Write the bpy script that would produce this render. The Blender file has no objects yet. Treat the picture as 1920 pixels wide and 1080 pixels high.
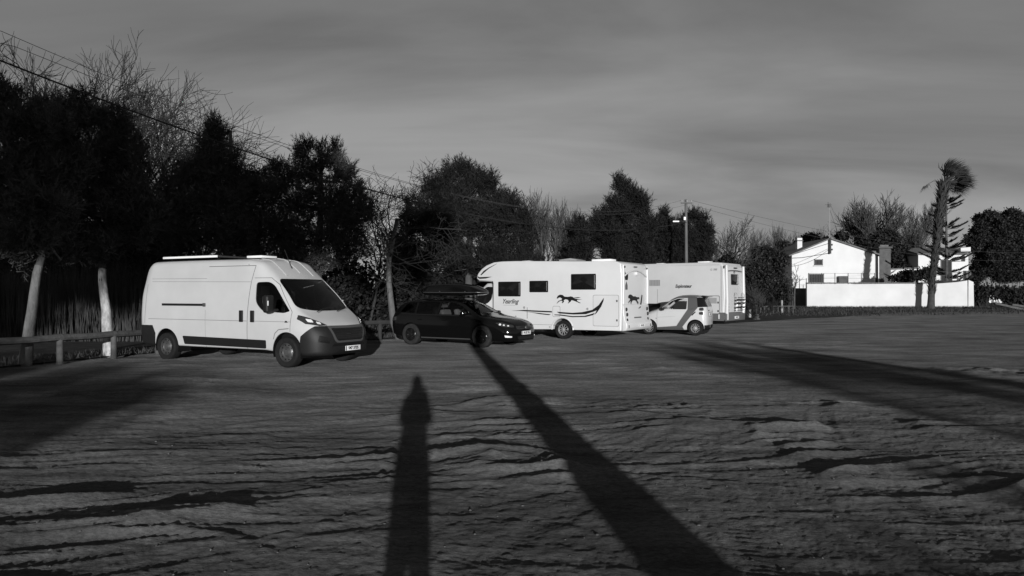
import bpy, bmesh, math, random
import numpy as np
from mathutils import Vector, Matrix

R = math.radians
scene = bpy.context.scene
col = scene.collection

# ------------------------------------------------------------------ camera
cam_d = bpy.data.cameras.new('camera')
cam = bpy.data.objects.new('camera', cam_d)
col.objects.link(cam)
cam.location = (0, 0, 1.65)
cam.rotation_euler = (R(90.46), 0, 0)
cam_d.sensor_width = 36.0
cam_d.lens = 36.0 * 1360 / 1920
cam_d.clip_start = 0.05
cam_d.clip_end = 6000
scene.camera = cam

# ------------------------------------------------------------------ light
SUN_EL, SUN_AZ = 6.8, 7.1          # low sun behind the photographer, a little to the right
sun_d = bpy.data.lights.new('sun', 'SUN')
sun_d.energy = 5.0
sun_d.angle = R(0.53)
sun_d.color = (1, 1, 1)             # black-and-white photograph
sun = bpy.data.objects.new('sun', sun_d)
col.objects.link(sun)
_sv = Vector((math.sin(R(SUN_AZ)) * math.cos(R(SUN_EL)), -math.cos(R(SUN_AZ)) * math.cos(R(SUN_EL)), math.sin(R(SUN_EL))))
sun.rotation_euler = _sv.to_track_quat('Z', 'Y').to_euler()
sun.location = _sv * 60

world = bpy.data.worlds.new('World')
scene.world = world
world.use_nodes = True
nt = world.node_tree
nt.nodes.clear()
def wn(t, **k):
    n = nt.nodes.new(t)
    for a, b in k.items():
        setattr(n, a, b)
    return n
sky = wn('ShaderNodeTexSky', sky_type='NISHITA', sun_disc=False)
sky.sun_elevation = R(SUN_EL)
sky.sun_rotation = R(180 - SUN_AZ)
sky.air_density = 1.0
sky.dust_density = 0.3
bw = wn('ShaderNodeSeparateColor')
geo = wn('ShaderNodeNewGeometry')
sep = wn('ShaderNodeSeparateXYZ')
def wmath(op, a, b=None, c=None):
    n = wn('ShaderNodeMath', operation=op)
    for i, v in enumerate((a, b, c)):
        if v is None: continue
        if isinstance(v, (int, float)): n.inputs[i].default_value = v
        else: nt.links.new(v, n.inputs[i])
    return n.outputs[0]
nt.links.new(sky.outputs[0], bw.inputs[0])
# red/green filter of the black-and-white conversion
lum = wmath('ADD', wmath('MULTIPLY', bw.outputs[0], 0.45), wmath('ADD', wmath('MULTIPLY', bw.outputs[1], 0.40), wmath('MULTIPLY', bw.outputs[2], 0.15)))
# thin streaky high cloud, the same all round the sky: a flat cloud sheet seen from below
tc = wn('ShaderNodeTexCoord')
nt.links.new(tc.outputs['Generated'], sep.inputs[0])
den = wmath('MAXIMUM', wmath('ADD', wmath('ABSOLUTE', sep.outputs[2]), 0.20), 0.20)
cmb = wn('ShaderNodeCombineXYZ')
nt.links.new(wmath('MULTIPLY', wmath('DIVIDE', sep.outputs[0], den), 0.62), cmb.inputs[0])
nt.links.new(wmath('MULTIPLY', wmath('DIVIDE', sep.outputs[1], den), 1.25), cmb.inputs[1])
mp = wn('ShaderNodeMapping')
mp.inputs['Rotation'].default_value = (0, 0, R(24))
mp.inputs['Location'].default_value = (0.6, 3.1, 0.4)
nt.links.new(cmb.outputs[0], mp.inputs[0])
nz = wn('ShaderNodeTexNoise')
nz.inputs['Scale'].default_value = 1.15
nz.inputs['Detail'].default_value = 8
nz.inputs['Roughness'].default_value = 0.52
nz.inputs['Distortion'].default_value = 0.5
nt.links.new(mp.outputs[0], nz.inputs[0])
mr = wn('ShaderNodeMapRange')
mr.inputs['From Min'].default_value = 0.36
mr.inputs['From Max'].default_value = 0.68
mr.inputs['To Min'].default_value = 0.78
mr.inputs['To Max'].default_value = 1.32
nt.links.new(nz.outputs[0], mr.inputs[0])
lum = wmath('MULTIPLY', wmath('ADD', wmath('MULTIPLY', lum, 0.42), 0.62), mr.outputs[0])   # clear sky seen through an even thin veil
bg = wn('ShaderNodeBackground')
bg.inputs['Strength'].default_value = 0.115
nt.links.new(lum, bg.inputs[0])
wo = wn('ShaderNodeOutputWorld')
nt.links.new(bg.outputs[0], wo.inputs[0])

vs = scene.view_settings
vs.view_transform = 'Standard'
vs.look = 'None'
vs.exposure = 0.0
vs.gamma = 1.0
scene.cycles.max_bounces = 6
scene.cycles.transparent_max_bounces = 12

# ------------------------------------------------------------------ helpers
def tag(o, label=None, cat=None, group=None, kind=None):
    if label: o['label'] = label
    if cat: o['category'] = cat
    if group: o['group'] = group
    if kind: o['kind'] = kind
    return o

def empty(name, loc=(0, 0, 0), rz=0.0, parent=None):
    o = bpy.data.objects.new(name, None)
    o.empty_display_size = 0.2
    col.objects.link(o)
    o.location = loc
    o.rotation_euler = (0, 0, rz)
    o.parent = parent
    return o

def M(name, v, rough=0.6, metal=0.0, var=0.0, scale=8.0, bump=0.0, bscale=60.0, coat=0.0, spec=0.5, stretch=None, diffuse=False):
    m = bpy.data.materials.new(name)
    m.use_nodes = True
    t = m.node_tree
    t.nodes.clear()
    out = t.nodes.new('ShaderNodeOutputMaterial')
    if diffuse:
        b = t.nodes.new('ShaderNodeBsdfDiffuse')
        b.inputs['Roughness'].default_value = 1.0
        ci = b.inputs['Color']
    else:
        b = t.nodes.new('ShaderNodeBsdfPrincipled')
        ci = b.inputs['Base Color']
        b.inputs['Roughness'].default_value = rough
        b.inputs['Metallic'].default_value = metal
        b.inputs['Specular IOR Level'].default_value = spec
        b.inputs['Coat Weight'].default_value = coat
        b.inputs['Coat Roughness'].default_value = 0.06
    t.links.new(b.outputs[0], out.inputs[0])
    ci.default_value = (v, v, v, 1)
    tco = t.nodes.new('ShaderNodeTexCoord')
    src = tco.outputs['Object']
    if stretch:
        mpn = t.nodes.new('ShaderNodeMapping')
        mpn.inputs['Scale'].default_value = stretch
        t.links.new(src, mpn.inputs[0])
        src = mpn.outputs[0]
    if var:
        n = t.nodes.new('ShaderNodeTexNoise')
        n.inputs['Scale'].default_value = scale
        n.inputs['Detail'].default_value = 6
        n.inputs['Roughness'].default_value = 0.6
        t.links.new(src, n.inputs[0])
        r = t.nodes.new('ShaderNodeMapRange')
        r.inputs['From Min'].default_value = 0.3
        r.inputs['From Max'].default_value = 0.7
        r.inputs['To Min'].default_value = v * (1 - var)
        r.inputs['To Max'].default_value = min(0.95, v * (1 + var))
        t.links.new(n.outputs[0], r.inputs[0])
        t.links.new(r.outputs[0], ci)
    if bump:
        n2 = t.nodes.new('ShaderNodeTexNoise')
        n2.inputs['Scale'].default_value = bscale
        n2.inputs['Detail'].default_value = 5
        t.links.new(src, n2.inputs[0])
        bp = t.nodes.new('ShaderNodeBump')
        bp.inputs['Strength'].default_value = bump
        bp.inputs['Distance'].default_value = 0.02
        t.links.new(n2.outputs[0], bp.inputs['Height'])
        t.links.new(bp.outputs[0], b.inputs['Normal'])
    return m

def glass(name, tint):
    m = bpy.data.materials.new(name)
    m.use_nodes = True
    t = m.node_tree
    t.nodes.clear()
    out = t.nodes.new('ShaderNodeOutputMaterial')
    mix = t.nodes.new('ShaderNodeMixShader')
    tr = t.nodes.new('ShaderNodeBsdfTransparent')
    tr.inputs[0].default_value = (tint, tint, tint, 1)
    gl = t.nodes.new('ShaderNodeBsdfGlossy')
    gl.inputs['Roughness'].default_value = 0.02
    fr = t.nodes.new('ShaderNodeFresnel')
    fr.inputs[0].default_value = 1.45
    t.links.new(fr.outputs[0], mix.inputs[0])
    t.links.new(tr.outputs[0], mix.inputs[1])
    t.links.new(gl.outputs[0], mix.inputs[2])
    t.links.new(mix.outputs[0], out.inputs[0])
    return m

MAT = dict(
    van=M('van_paint', 0.43, 0.32, var=0.05, scale=1.3, coat=0.25),
    mh=M('motorhome_gelcoat', 0.55, 0.35, var=0.04, scale=0.9, coat=0.2),
    mh2=M('motorhome_panel', 0.46, 0.38, var=0.05, scale=0.9),
    mhrear=M('motorhome_rear_moulding', 0.55, 0.35, var=0.05, scale=1.5),
    smart=M('compact_car_paint', 0.46, 0.3, var=0.04, scale=1.5, coat=0.3),
    tridion=M('silver_frame_paint', 0.10, 0.35, 0.3),
    black=M('black_car_paint', 0.004, 0.10, spec=0.35),
    plastic=M('dark_plastic', 0.009, 0.55, var=0.15, scale=20, spec=0.3),
    plastic2=M('gloss_black_trim', 0.008, 0.2),
    rubber=M('tyre_rubber', 0.011, 0.85, var=0.3, scale=12, spec=0.2),
    dustrubber=M('dusty_tyre_rubber', 0.02, 0.9, var=0.4, scale=10, spec=0.2),
    steel=M('grey_wheel_steel', 0.09, 0.35, 0.4),
    alloy=M('alloy_wheel', 0.36, 0.3, 0.35),
    darkalloy=M('black_alloy_wheel', 0.02, 0.2, 0.5),
    chrome=M('chrome', 0.7, 0.08, 1.0),
    lamp=M('lamp_reflector', 0.8, 0.25, 0.25),
    lampdark=M('lamp_dark_bezel', 0.05, 0.25, 0.5),
    red=M('tail_lamp_plastic', 0.03, 0.2),
    seam=M('panel_gap', 0.02, 0.8),
    softseam=M('soft_panel_line', 0.15, 0.7),
    decal=M('decal_film', 0.008, 0.4),
    decal2=M('grey_decal_film', 0.10, 0.5),
    plate=M('number_plate', 0.72, 0.4),
    ink=M('plate_ink', 0.02, 0.5),
    vent=M('grey_vent_plastic', 0.26, 0.5),
    seat=M('seat_fabric', 0.06, 0.9, var=0.2, scale=20),
    seatlight=M('pale_seat_streak', 0.38, 0.9, var=0.2, scale=9),
    glass=glass('clear_glass', 0.94),
    glass2=glass('tinted_glass', 0.16),
    glass3=glass('lightly_tinted_glass', 0.42),
    blackglass=M('dark_acrylic_window', 0.008, 0.08),
    bark=M('pine_bark', 0.055, 0.9, var=0.5, scale=5, bump=0.8, bscale=22, stretch=(1, 1, 0.35)),
    palebark=M('pale_trunk_bark', 0.30, 0.9, var=0.6, scale=9, bump=0.8, bscale=25, stretch=(1, 1, 0.45)),
    greybark=M('grey_smooth_bark', 0.085, 0.85, var=0.35, scale=4, bump=0.4, bscale=20, stretch=(1, 1, 0.4)),
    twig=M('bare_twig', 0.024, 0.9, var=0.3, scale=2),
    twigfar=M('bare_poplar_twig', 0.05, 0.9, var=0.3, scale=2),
    palmbark=M('palm_leaf_bases', 0.035, 0.9, var=0.6, scale=3, bump=0.8, bscale=8),
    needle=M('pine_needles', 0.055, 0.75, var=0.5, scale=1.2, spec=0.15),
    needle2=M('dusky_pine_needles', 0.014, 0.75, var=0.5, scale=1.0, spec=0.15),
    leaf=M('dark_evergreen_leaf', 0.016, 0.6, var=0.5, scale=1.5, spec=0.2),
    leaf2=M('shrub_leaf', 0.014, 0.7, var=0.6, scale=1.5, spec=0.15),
    palmleaf=M('palm_frond', 0.03, 0.6, var=0.4, scale=2),
    reed=M('dry_reed', 0.04, 0.9, var=0.6, scale=1.2, spec=0.1),
    weed=M('dry_weed', 0.07, 0.9, var=0.6, scale=2.0, spec=0.1),
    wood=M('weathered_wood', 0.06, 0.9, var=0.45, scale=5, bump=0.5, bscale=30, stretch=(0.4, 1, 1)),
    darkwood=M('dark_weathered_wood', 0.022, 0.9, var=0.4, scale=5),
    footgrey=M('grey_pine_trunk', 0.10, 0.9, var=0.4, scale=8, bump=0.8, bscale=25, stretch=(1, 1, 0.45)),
    polewood=M('pole_wood', 0.085, 0.85, var=0.3, scale=4, stretch=(1, 1, 0.2)),
    wire=M('cable_sheath', 0.012, 0.7),
    thinwire=M('thin_line_wire', 0.05, 0.6),
    white=M('limewashed_wall', 0.55, 0.9, var=0.07, scale=0.5, bump=0.15, bscale=6),
    white2=M('limewashed_garden_wall', 0.50, 0.9, var=0.10, scale=0.35, bump=0.2, bscale=4),
    tile=M('roof_tile', 0.10, 0.85, var=0.3, scale=3),
    stack=M('cement_render', 0.07, 0.9, var=0.3, scale=1.5),
    winglass=M('house_window_glass', 0.02, 0.15),
    winframe=M('house_window_frame', 0.10, 0.6),
    iron=M('iron_rail', 0.03, 0.6),
    skin=M('skin', 0.3, 0.6),
    coatm=M('dark_coat', 0.04, 0.9, var=0.2, scale=10),
    jeans=M('dark_jeans', 0.06, 0.9, var=0.2, scale=10),
    stone=M('pale_stone', 0.30, 0.9, var=0.4, scale=20),
    pebble=M('dusty_pebble', 0.09, 0.95, var=0.6, scale=9, spec=0.1),
    litter=M('leaf_litter', 0.05, 0.95, var=0.5, scale=2.5, bump=0.8, bscale=14, spec=0.1),
    birdm=M('bird_feathers', 0.02, 0.8),
)

def mesh_obj(name, verts, faces, mat, parent=None, smooth=None):
    me = bpy.data.meshes.new(name)
    me.from_pydata([tuple(v) for v in verts], [], [tuple(f) for f in faces])
    if isinstance(mat, str): mat = MAT[mat]
    me.materials.append(mat)
    if smooth is not None:
        me.shade_smooth()
        me.set_sharp_from_angle(angle=R(smooth))
    o = bpy.data.objects.new(name, me)
    col.objects.link(o)
    o.parent = parent
    return o

def bm_obj(name, bm, mat, parent=None, smooth=None):
    me = bpy.data.meshes.new(name)
    bm.to_mesh(me)
    bm.free()
    if isinstance(mat, str): mat = MAT[mat]
    me.materials.append(mat)
    if smooth is not None:
        me.shade_smooth()
        me.set_sharp_from_angle(angle=R(smooth))
    o = bpy.data.objects.new(name, me)
    col.objects.link(o)
    o.parent = parent
    return o

def tri_obj(name, V, F, mat, parent=None):
    """fast numpy mesh: V (n,3), F (m,3)"""
    me = bpy.data.meshes.new(name)
    V = np.asarray(V, dtype=np.float32); F = np.asarray(F, dtype=np.int32)
    k = F.shape[1]
    me.vertices.add(len(V)); me.vertices.foreach_set('co', V.ravel())
    me.loops.add(F.size); me.loops.foreach_set('vertex_index', F.ravel())
    me.polygons.add(len(F))
    me.polygons.foreach_set('loop_start', np.arange(0, F.size, k, dtype=np.int32))
    me.polygons.foreach_set('loop_total', np.full(len(F), k, dtype=np.int32))
    me.update(calc_edges=True)
    me.materials.append(MAT[mat] if isinstance(mat, str) else mat)
    o = bpy.data.objects.new(name, me)
    col.objects.link(o)
    o.parent = parent
    return o

class MB:
    def __init__(s): s.v = []; s.f = []
    def add(s, vs, fs):
        n = len(s.v)
        s.v += [tuple(v) for v in vs]
        s.f += [tuple(i + n for i in f) for f in fs]
        return s
    def box(s, c, d, rot=None):
        x, y, z = [k / 2 for k in d]
        pts = [Vector(p) for p in ((-x, -y, -z), (x, -y, -z), (x, y, -z), (-x, y, -z), (-x, -y, z), (x, -y, z), (x, y, z), (-x, y, z))]
        if rot is not None: pts = [rot @ p for p in pts]
        c = Vector(c)
        return s.add([p + c for p in pts], [(0, 3, 2, 1), (4, 5, 6, 7), (0, 1, 5, 4), (1, 2, 6, 5), (2, 3, 7, 6), (3, 0, 4, 7)])
    def tube(s, pts, rad, n=6, cap=True):
        pts = [Vector(p) for p in pts]
        if isinstance(rad, (int, float)): rad = [rad] * len(pts)
        vs = []; fs = []
        for i, p in enumerate(pts):
            d = (pts[min(i + 1, len(pts) - 1)] - pts[max(i - 1, 0)]).normalized()
            a = d.cross(Vector((0, 0, 1)) if abs(d.z) < 0.95 else Vector((1, 0, 0))).normalized()
            b = d.cross(a)
            for k in range(n):
                t = 2 * math.pi * k / n
                vs.append(p + (a * math.cos(t) + b * math.sin(t)) * rad[i])
        for i in range(len(pts) - 1):
            for k in range(n):
                fs.append((i * n + k, i * n + (k + 1) % n, (i + 1) * n + (k + 1) % n, (i + 1) * n + k))
        if cap:
            fs.append(tuple(range(n - 1, -1, -1)))
            fs.append(tuple((len(pts) - 1) * n + k for k in range(n)))
        return s.add(vs, fs)
    def lathe(s, prof, c=(0, 0, 0), n=24, axis='y'):
        """prof = [(radius, along)], closed shape when first and last touch the axis"""
        vs = []; fs = []
        for r, h in prof:
            for k in range(n):
                t = 2 * math.pi * k / n
                if axis == 'y': vs.append((c[0] + r * math.cos(t), c[1] + h, c[2] + r * math.sin(t)))
                elif axis == 'x': vs.append((c[0] + h, c[1] + r * math.cos(t), c[2] + r * math.sin(t)))
                else: vs.append((c[0] + r * math.cos(t), c[1] + r * math.sin(t), c[2] + h))
        for i in range(len(prof) - 1):
            for k in range(n):
                fs.append((i * n + k, i * n + (k + 1) % n, (i + 1) * n + (k + 1) % n, (i + 1) * n + k))
        return s.add(vs, fs)
    def prism(s, poly, d0, d1, plane='xz'):
        """extrude polygon from d0 to d1 along the remaining axis"""
        n = len(poly)
        def P(a, b, d): return (a, d, b) if plane == 'xz' else ((d, a, b) if plane == 'yz' else (a, b, d))
        vs = [P(a, b, d0) for a, b in poly] + [P(a, b, d1) for a, b in poly]
        fs = [tuple(range(n)), tuple(range(2 * n - 1, n - 1, -1))]
        for i in range(n):
            j = (i + 1) % n
            fs.append((i, n + i, n + j, j))
        return s.add(vs, fs)
    def bm(s):
        b = bmesh.new()
        vv = [b.verts.new(v) for v in s.v]
        for f in s.f:
            try: b.faces.new([vv[i] for i in f])
            except ValueError: pass
        bmesh.ops.recalc_face_normals(b, faces=b.faces[:])
        return b
    def build(s, name, mat, parent=None, smooth=None, bevel=0.0, seg=2):
        b = s.bm()
        if bevel:
            es = [e for e in b.edges if len(e.link_faces) == 2 and e.calc_face_angle(0) > R(28)]
            bmesh.ops.bevel(b, geom=es, offset=bevel, segments=seg, profile=0.5, affect='EDGES', clamp_overlap=True)
        if smooth is None and bevel: smooth = 40
        return bm_obj(name, b, mat, parent, smooth)

def pchip(xs, ys, x):
    xs = np.asarray(xs, float); ys = np.asarray(ys, float)
    h = np.diff(xs); d = np.diff(ys) / h
    m = np.zeros(len(xs))
    m[0] = d[0]; m[-1] = d[-1]
    for i in range(1, len(xs) - 1):
        if d[i - 1] * d[i] > 0:
            w1 = 2 * h[i] + h[i - 1]; w2 = h[i] + 2 * h[i - 1]
            m[i] = (w1 + w2) / (w1 / d[i - 1] + w2 / d[i])
    k = np.clip(np.searchsorted(xs, x) - 1, 0, len(xs) - 2)
    t = (x - xs[k]) / h[k]
    return ((2*t**3 - 3*t**2 + 1) * ys[k] + (t**3 - 2*t**2 + t) * h[k] * m[k] + (-2*t**3 + 3*t**2) * ys[k+1] + (t**3 - t**2) * h[k] * m[k+1])

def loft(stations, xs, k=4):
    """stations: [(x, [(y,z,r), ...])] half sections, first and last corner on the centre line"""
    sx = [s[0] for s in stations]
    nc = len(stations[0][1])
    arr = np.array([[c for c in s[1]] for s in stations], float)
    ev = np.zeros((len(xs), nc, 3))
    xs = np.asarray(xs, float)
    for i in range(nc):
        for j in range(3):
            ev[:, i, j] = pchip(sx, arr[:, i, j], xs)
    mb = MB(); rings = []
    for si, x in enumerate(xs):
        C = [Vector((c[0], c[1])) for c in ev[si]]
        half = [C[0]]
        for i in range(1, nc - 1):
            a = C[i - 1] - C[i]; b = C[i + 1] - C[i]
            d = min(ev[si, i, 2], 0.46 * a.length, 0.46 * b.length)
            p0 = C[i] + a.normalized() * d; p1 = C[i] + b.normalized() * d
            for q in range(k + 1):
                t = q / k
                half.append((1 - t)**2 * p0 + 2 * t * (1 - t) * C[i] + t * t * p1)
        half.append(C[-1])
        ring = [(x, p.x, p.y) for p in half] + [(x, -p.x, p.y) for p in half[-2:0:-1]]
        rings.append(ring)
    n = len(rings[0])
    for r in rings: mb.v += r
    for i in range(len(rings) - 1):
        for j in range(n):
            mb.f.append((i * n + j, i * n + (j + 1) % n, (i + 1) * n + (j + 1) % n, (i + 1) * n + j))
    for i, base in ((0, 0), (1, (len(rings) - 1) * n)):
        c = Vector((0, 0, 0))
        for j in range(n): c += Vector(mb.v[base + j])
        mb.v.append(tuple(c / n)); ci = len(mb.v) - 1
        for j in range(n):
            mb.f.append((base + j, base + (j + 1) % n, ci))
    return mb

def rpoly(pts, r=0.05, k=4):
    """round the corners of a 2D polygon"""
    out = []
    n = len(pts)
    for i in range(n):
        P = Vector(pts[i][:2]); A = Vector(pts[i - 1][:2]); B = Vector(pts[(i + 1) % n][:2])
        rr = pts[i][2] if len(pts[i]) > 2 else r
        a = A - P; b = B - P
        d = min(rr, 0.48 * a.length, 0.48 * b.length)
        p0 = P + a.normalized() * d; p1 = P + b.normalized() * d
        for q in range(k + 1):
            t = q / k
            out.append(tuple((1 - t)**2 * p0 + 2 * t * (1 - t) * P + t * t * p1))
    return out

def clip(mb, poly=None, plane='xz', limits=(), off=0.004, thick=0.0):
    """piece of a lofted surface inside a convex outline (in plane) and inside half spaces; moved along the normals"""
    b = mb.bm() if isinstance(mb, MB) else mb.copy()
    def cut(co, no):
        g = b.verts[:] + b.edges[:] + b.faces[:]
        bmesh.ops.bisect_plane(b, geom=g, dist=1e-5, plane_co=co, plane_no=no, clear_outer=True)
    for co, no in limits: cut(Vector(co), Vector(no))
    if poly:
        area = sum(poly[i - 1][0] * poly[i][1] - poly[i][0] * poly[i - 1][1] for i in range(len(poly)))
        sgn = 1 if area > 0 else -1
        for i in range(len(poly)):
            a = poly[i - 1]; c = poly[i]
            dx, dy = c[0] - a[0], c[1] - a[1]
            if abs(dx) + abs(dy) < 1e-6: continue
            nx, ny = dy * sgn, -dx * sgn
            if plane == 'xz': cut(Vector((a[0], 0, a[1])), Vector((nx, 0, ny)))
            elif plane == 'yz': cut(Vector((0, a[0], a[1])), Vector((0, nx, ny)))
            else: cut(Vector((a[0], a[1], 0)), Vector((nx, ny, 0)))
    b.normal_update()
    for v in b.verts: v.co += v.normal * off
    if thick:
        bmesh.ops.solidify(b, geom=b.faces[:], thickness=thick)
    return b

def join_bm(bms):
    b = bmesh.new()
    for x in bms:
        me = bpy.data.meshes.new('tmp'); x.to_mesh(me); x.free()
        b.from_mesh(me); bpy.data.meshes.remove(me)
    return b

def shell(name, mb, mat, parent, cutters, thick=0.035, smooth=38):
    """hollow body with openings"""
    bb = mb.bm()
    o = bm_obj(name, bb, mat, None, smooth)
    s = o.modifiers.new('s', 'SOLIDIFY'); s.thickness = thick; s.offset = -1; s.use_even_offset = False
    tmp = []
    for c in cutters:
        co = bm_obj('cutter', c.bm(), 'seam'); tmp.append(co)
        m = o.modifiers.new('b', 'BOOLEAN'); m.object = co; m.operation = 'DIFFERENCE'; m.solver = 'EXACT'
    dg = bpy.context.evaluated_depsgraph_get()
    me = bpy.data.meshes.new_from_object(o.evaluated_get(dg))
    me.name = name
    o.modifiers.clear()
    old = o.data; o.data = me; bpy.data.meshes.remove(old)
    me.materials.clear(); me.materials.append(MAT[mat])
    me.polygons.foreach_set('material_index', [0] * len(me.polygons))
    me.shade_smooth(); me.set_sharp_from_angle(angle=R(smooth))
    for t in tmp:
        d = t.data; bpy.data.objects.remove(t); bpy.data.meshes.remove(d)
    o.parent = parent
    return o

def fill_poly(name, pts3, mat, parent, thick_vec):
    """flat decal from a (possibly concave) outline of 3D points, given a little thickness"""
    b = bmesh.new()
    vs = [b.verts.new(p) for p in pts3]
    es = [b.edges.new((vs[i - 1], vs[i])) for i in range(len(vs))]
    bmesh.ops.triangle_fill(b, use_beauty=True, use_dissolve=False, edges=es)
    r = bmesh.ops.extrude_face_region(b, geom=b.faces[:])
    for e in r['geom']:
        if isinstance(e, bmesh.types.BMVert): e.co += Vector(thick_vec)
    bmesh.ops.recalc_face_normals(b, faces=b.faces[:])
    return bm_obj(name, b, mat, parent)

def text_obj(name, body, size, mat, parent, loc, rot, shear=0.0, sx=1.0, bold=0.0):
    c = bpy.data.curves.new(name, 'FONT')
    c.body = body; c.size = size; c.shear = shear; c.extrude = 0.002; c.offset = bold
    c.align_x = 'CENTER'; c.align_y = 'CENTER'
    o = bpy.data.objects.new(name, c); col.objects.link(o)
    dg = bpy.context.evaluated_depsgraph_get()
    me = bpy.data.meshes.new_from_object(o.evaluated_get(dg))
    bpy.data.objects.remove(o); bpy.data.curves.remove(c)
    me.materials.clear(); me.materials.append(MAT[mat])
    o = bpy.data.objects.new(name, me); col.objects.link(o)
    o.parent = parent; o.location = loc; o.rotation_euler = rot; o.scale = (sx, 1, 1)
    return o

def frame(deg, wp, lp):
    """root position so that local point lp lands on world point wp"""
    a = R(deg); h = (math.cos(a), math.sin(a)); l = (-math.sin(a), math.cos(a))
    return (wp[0] - lp[0] * h[0] - lp[1] * l[0], wp[1] - lp[0] * h[1] - lp[1] * l[1], 0), a
# ------------------------------------------------------------------ ground
_rng = np.random.default_rng(7)
_lat = _rng.random((512, 512))
def vnoise(x, y, ox=0.0, oy=0.0):
    x = x + ox; y = y + oy
    xi = np.floor(x).astype(int); yi = np.floor(y).astype(int)
    fx = x - xi; fy = y - yi
    fx = fx * fx * fx * (fx * (fx * 6 - 15) + 10); fy = fy * fy * fy * (fy * (fy * 6 - 15) + 10)
    g = lambda a, b: _lat[a % 512, b % 512]
    return (g(xi, yi) * (1 - fx) + g(xi + 1, yi) * fx) * (1 - fy) + (g(xi, yi + 1) * (1 - fx) + g(xi + 1, yi + 1) * fx) * fy

def sstep(a, b, x):
    t = np.clip((x - a) / (b - a), 0, 1)
    return t * t * (3 - 2 * t)

def ground_height(X, Y):
    # hard-packed dirt raked by wind and wheels: long low ridges lying across the view
    wx = X + 0.9 * (vnoise(X * 0.5, Y * 0.5, 11, 5) - 0.5)
    wy = Y + 0.5 * (vnoise(X * 0.6, Y * 0.9, 31, 9) - 0.5)
    th = R(13)
    u = wx * math.cos(th) + wy * math.sin(th); v = -wx * math.sin(th) + wy * math.cos(th)
    th2 = R(3)
    u2 = wx * math.cos(th2) + wy * math.sin(th2); v2 = -wx * math.sin(th2) + wy * math.cos(th2)
    r1 = 1 - np.abs(2 * vnoise(u * 0.36, v * 1.25, 3, 70) - 1)
    r2 = 1 - np.abs(2 * vnoise(u2 * 0.75, v2 * 2.6, 90, 14) - 1)
    r3 = 1 - np.abs(2 * vnoise(u * 1.5, v * 5.2, 40, 44) - 1)
    patch = vnoise(X * 0.28, Y * 0.4, 61, 27)
    patch = 0.35 + 1.1 * sstep(0.3, 0.75, patch)
    h = (0.028 * (r1 ** 4) + 0.020 * (r2 ** 4) + 0.010 * r3 ** 3) * patch * (0.25 + 1.3 * sstep(.3, .7, vnoise(X * .9, Y * 1.1, 23, 77)))
    h += 0.030 * (vnoise(X * 0.8, Y * 0.8, 5, 5) - 0.5)
    h += 0.009 * (vnoise(X * 3.2, Y * 5, 9, 3) - 0.5) + 0.007 * (vnoise(X * 9, Y * 10, 1, 8) - 0.5) + 0.006 * (vnoise(X * 21, Y * 23, 31, 28) - 0.5) + 0.005 * (vnoise(X * 46, Y * 50, 71, 8) - 0.5)
    # wheel tracks with tread bars, shallow
    for (x0, y0, x1, y1, bend, w, dep) in TRACKS:
        dx, dy = x1 - x0, y1 - y0
        L = math.hypot(dx, dy)
        t = ((X - x0) * dx + (Y - y0) * dy) / (L * L)
        d = (-(X - x0) * dy + (Y - y0) * dx) / L - bend * np.sin(np.pi * np.clip(t, 0, 1))
        m = np.exp(-(d / w) ** 4) * sstep(0, 0.08, t) * (1 - sstep(0.92, 1, t))
        fadep = sstep(0.35, 0.6, vnoise(X * 1.1, Y * 1.1, 17, 57))
        h += -dep * m + (0.0035 if dep in (.004, .005) else 0.0012) * m * fadep * np.sin(t * L * 2 * math.pi / 0.085 + 5 * np.abs(d)) + 0.5 * dep * np.exp(-((np.abs(d) - w * 1.35) / (0.35 * w)) ** 2) * sstep(0, 0.08, t) * (1 - sstep(0.92, 1, t))
    near = sstep(0.6, 2.2, Y)
    amp = near * (1 - 0.55 * sstep(9, 17, Y)) * (1 - 0.8 * sstep(22, 45, Y))
    out = (h - 0.03) * amp
    # churned heap far right
    e = np.exp(-(((X - 10.2) / 1.3) ** 2 + ((Y - 15.3) / 0.7) ** 2))
    out += e * (0.10 * vnoise(X * 2.6, Y * 3.2, 33, 12) ** 1.5 + 0.05 * vnoise(X * 6, Y * 7, 2, 2) - 0.02)
    return out

TRACKS = [(-0.9, 4.2, 1.6, 9.5, 0.25, 0.10, 0.004), (-0.2, 4.2, 2.3, 9.4, 0.25, 0.10, 0.004),
          (3.0, 4.0, 5.2, 12, 0.5, 0.12, 0.005), (1.5, 3.6, 3.1, 10.5, 0.4, 0.12, 0.004),
          (-6, 6.5, 8, 8.4, -0.6, 0.11, 0.006), (-5, 9.6, 9, 12.5, 0.7, 0.12, 0.006)]
_tr = random.Random(4)
for _ in range(11):
    _y = 3.6 * (20 / 3.6) ** _tr.random(); _x = _tr.uniform(-.7, .7) * _y; _a = R(_tr.uniform(-30, 62)); _l = _tr.uniform(3, 9)
    for _o in (0, 1.5):
        TRACKS.append((_x - _l * math.cos(_a), _y + _o - _l * math.sin(_a) * .8, _x + _l * math.cos(_a), _y + _o + _l * math.sin(_a) * .8, _tr.uniform(-.6, .6), _tr.uniform(.08, .13), _tr.uniform(.003, .0055)))

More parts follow.
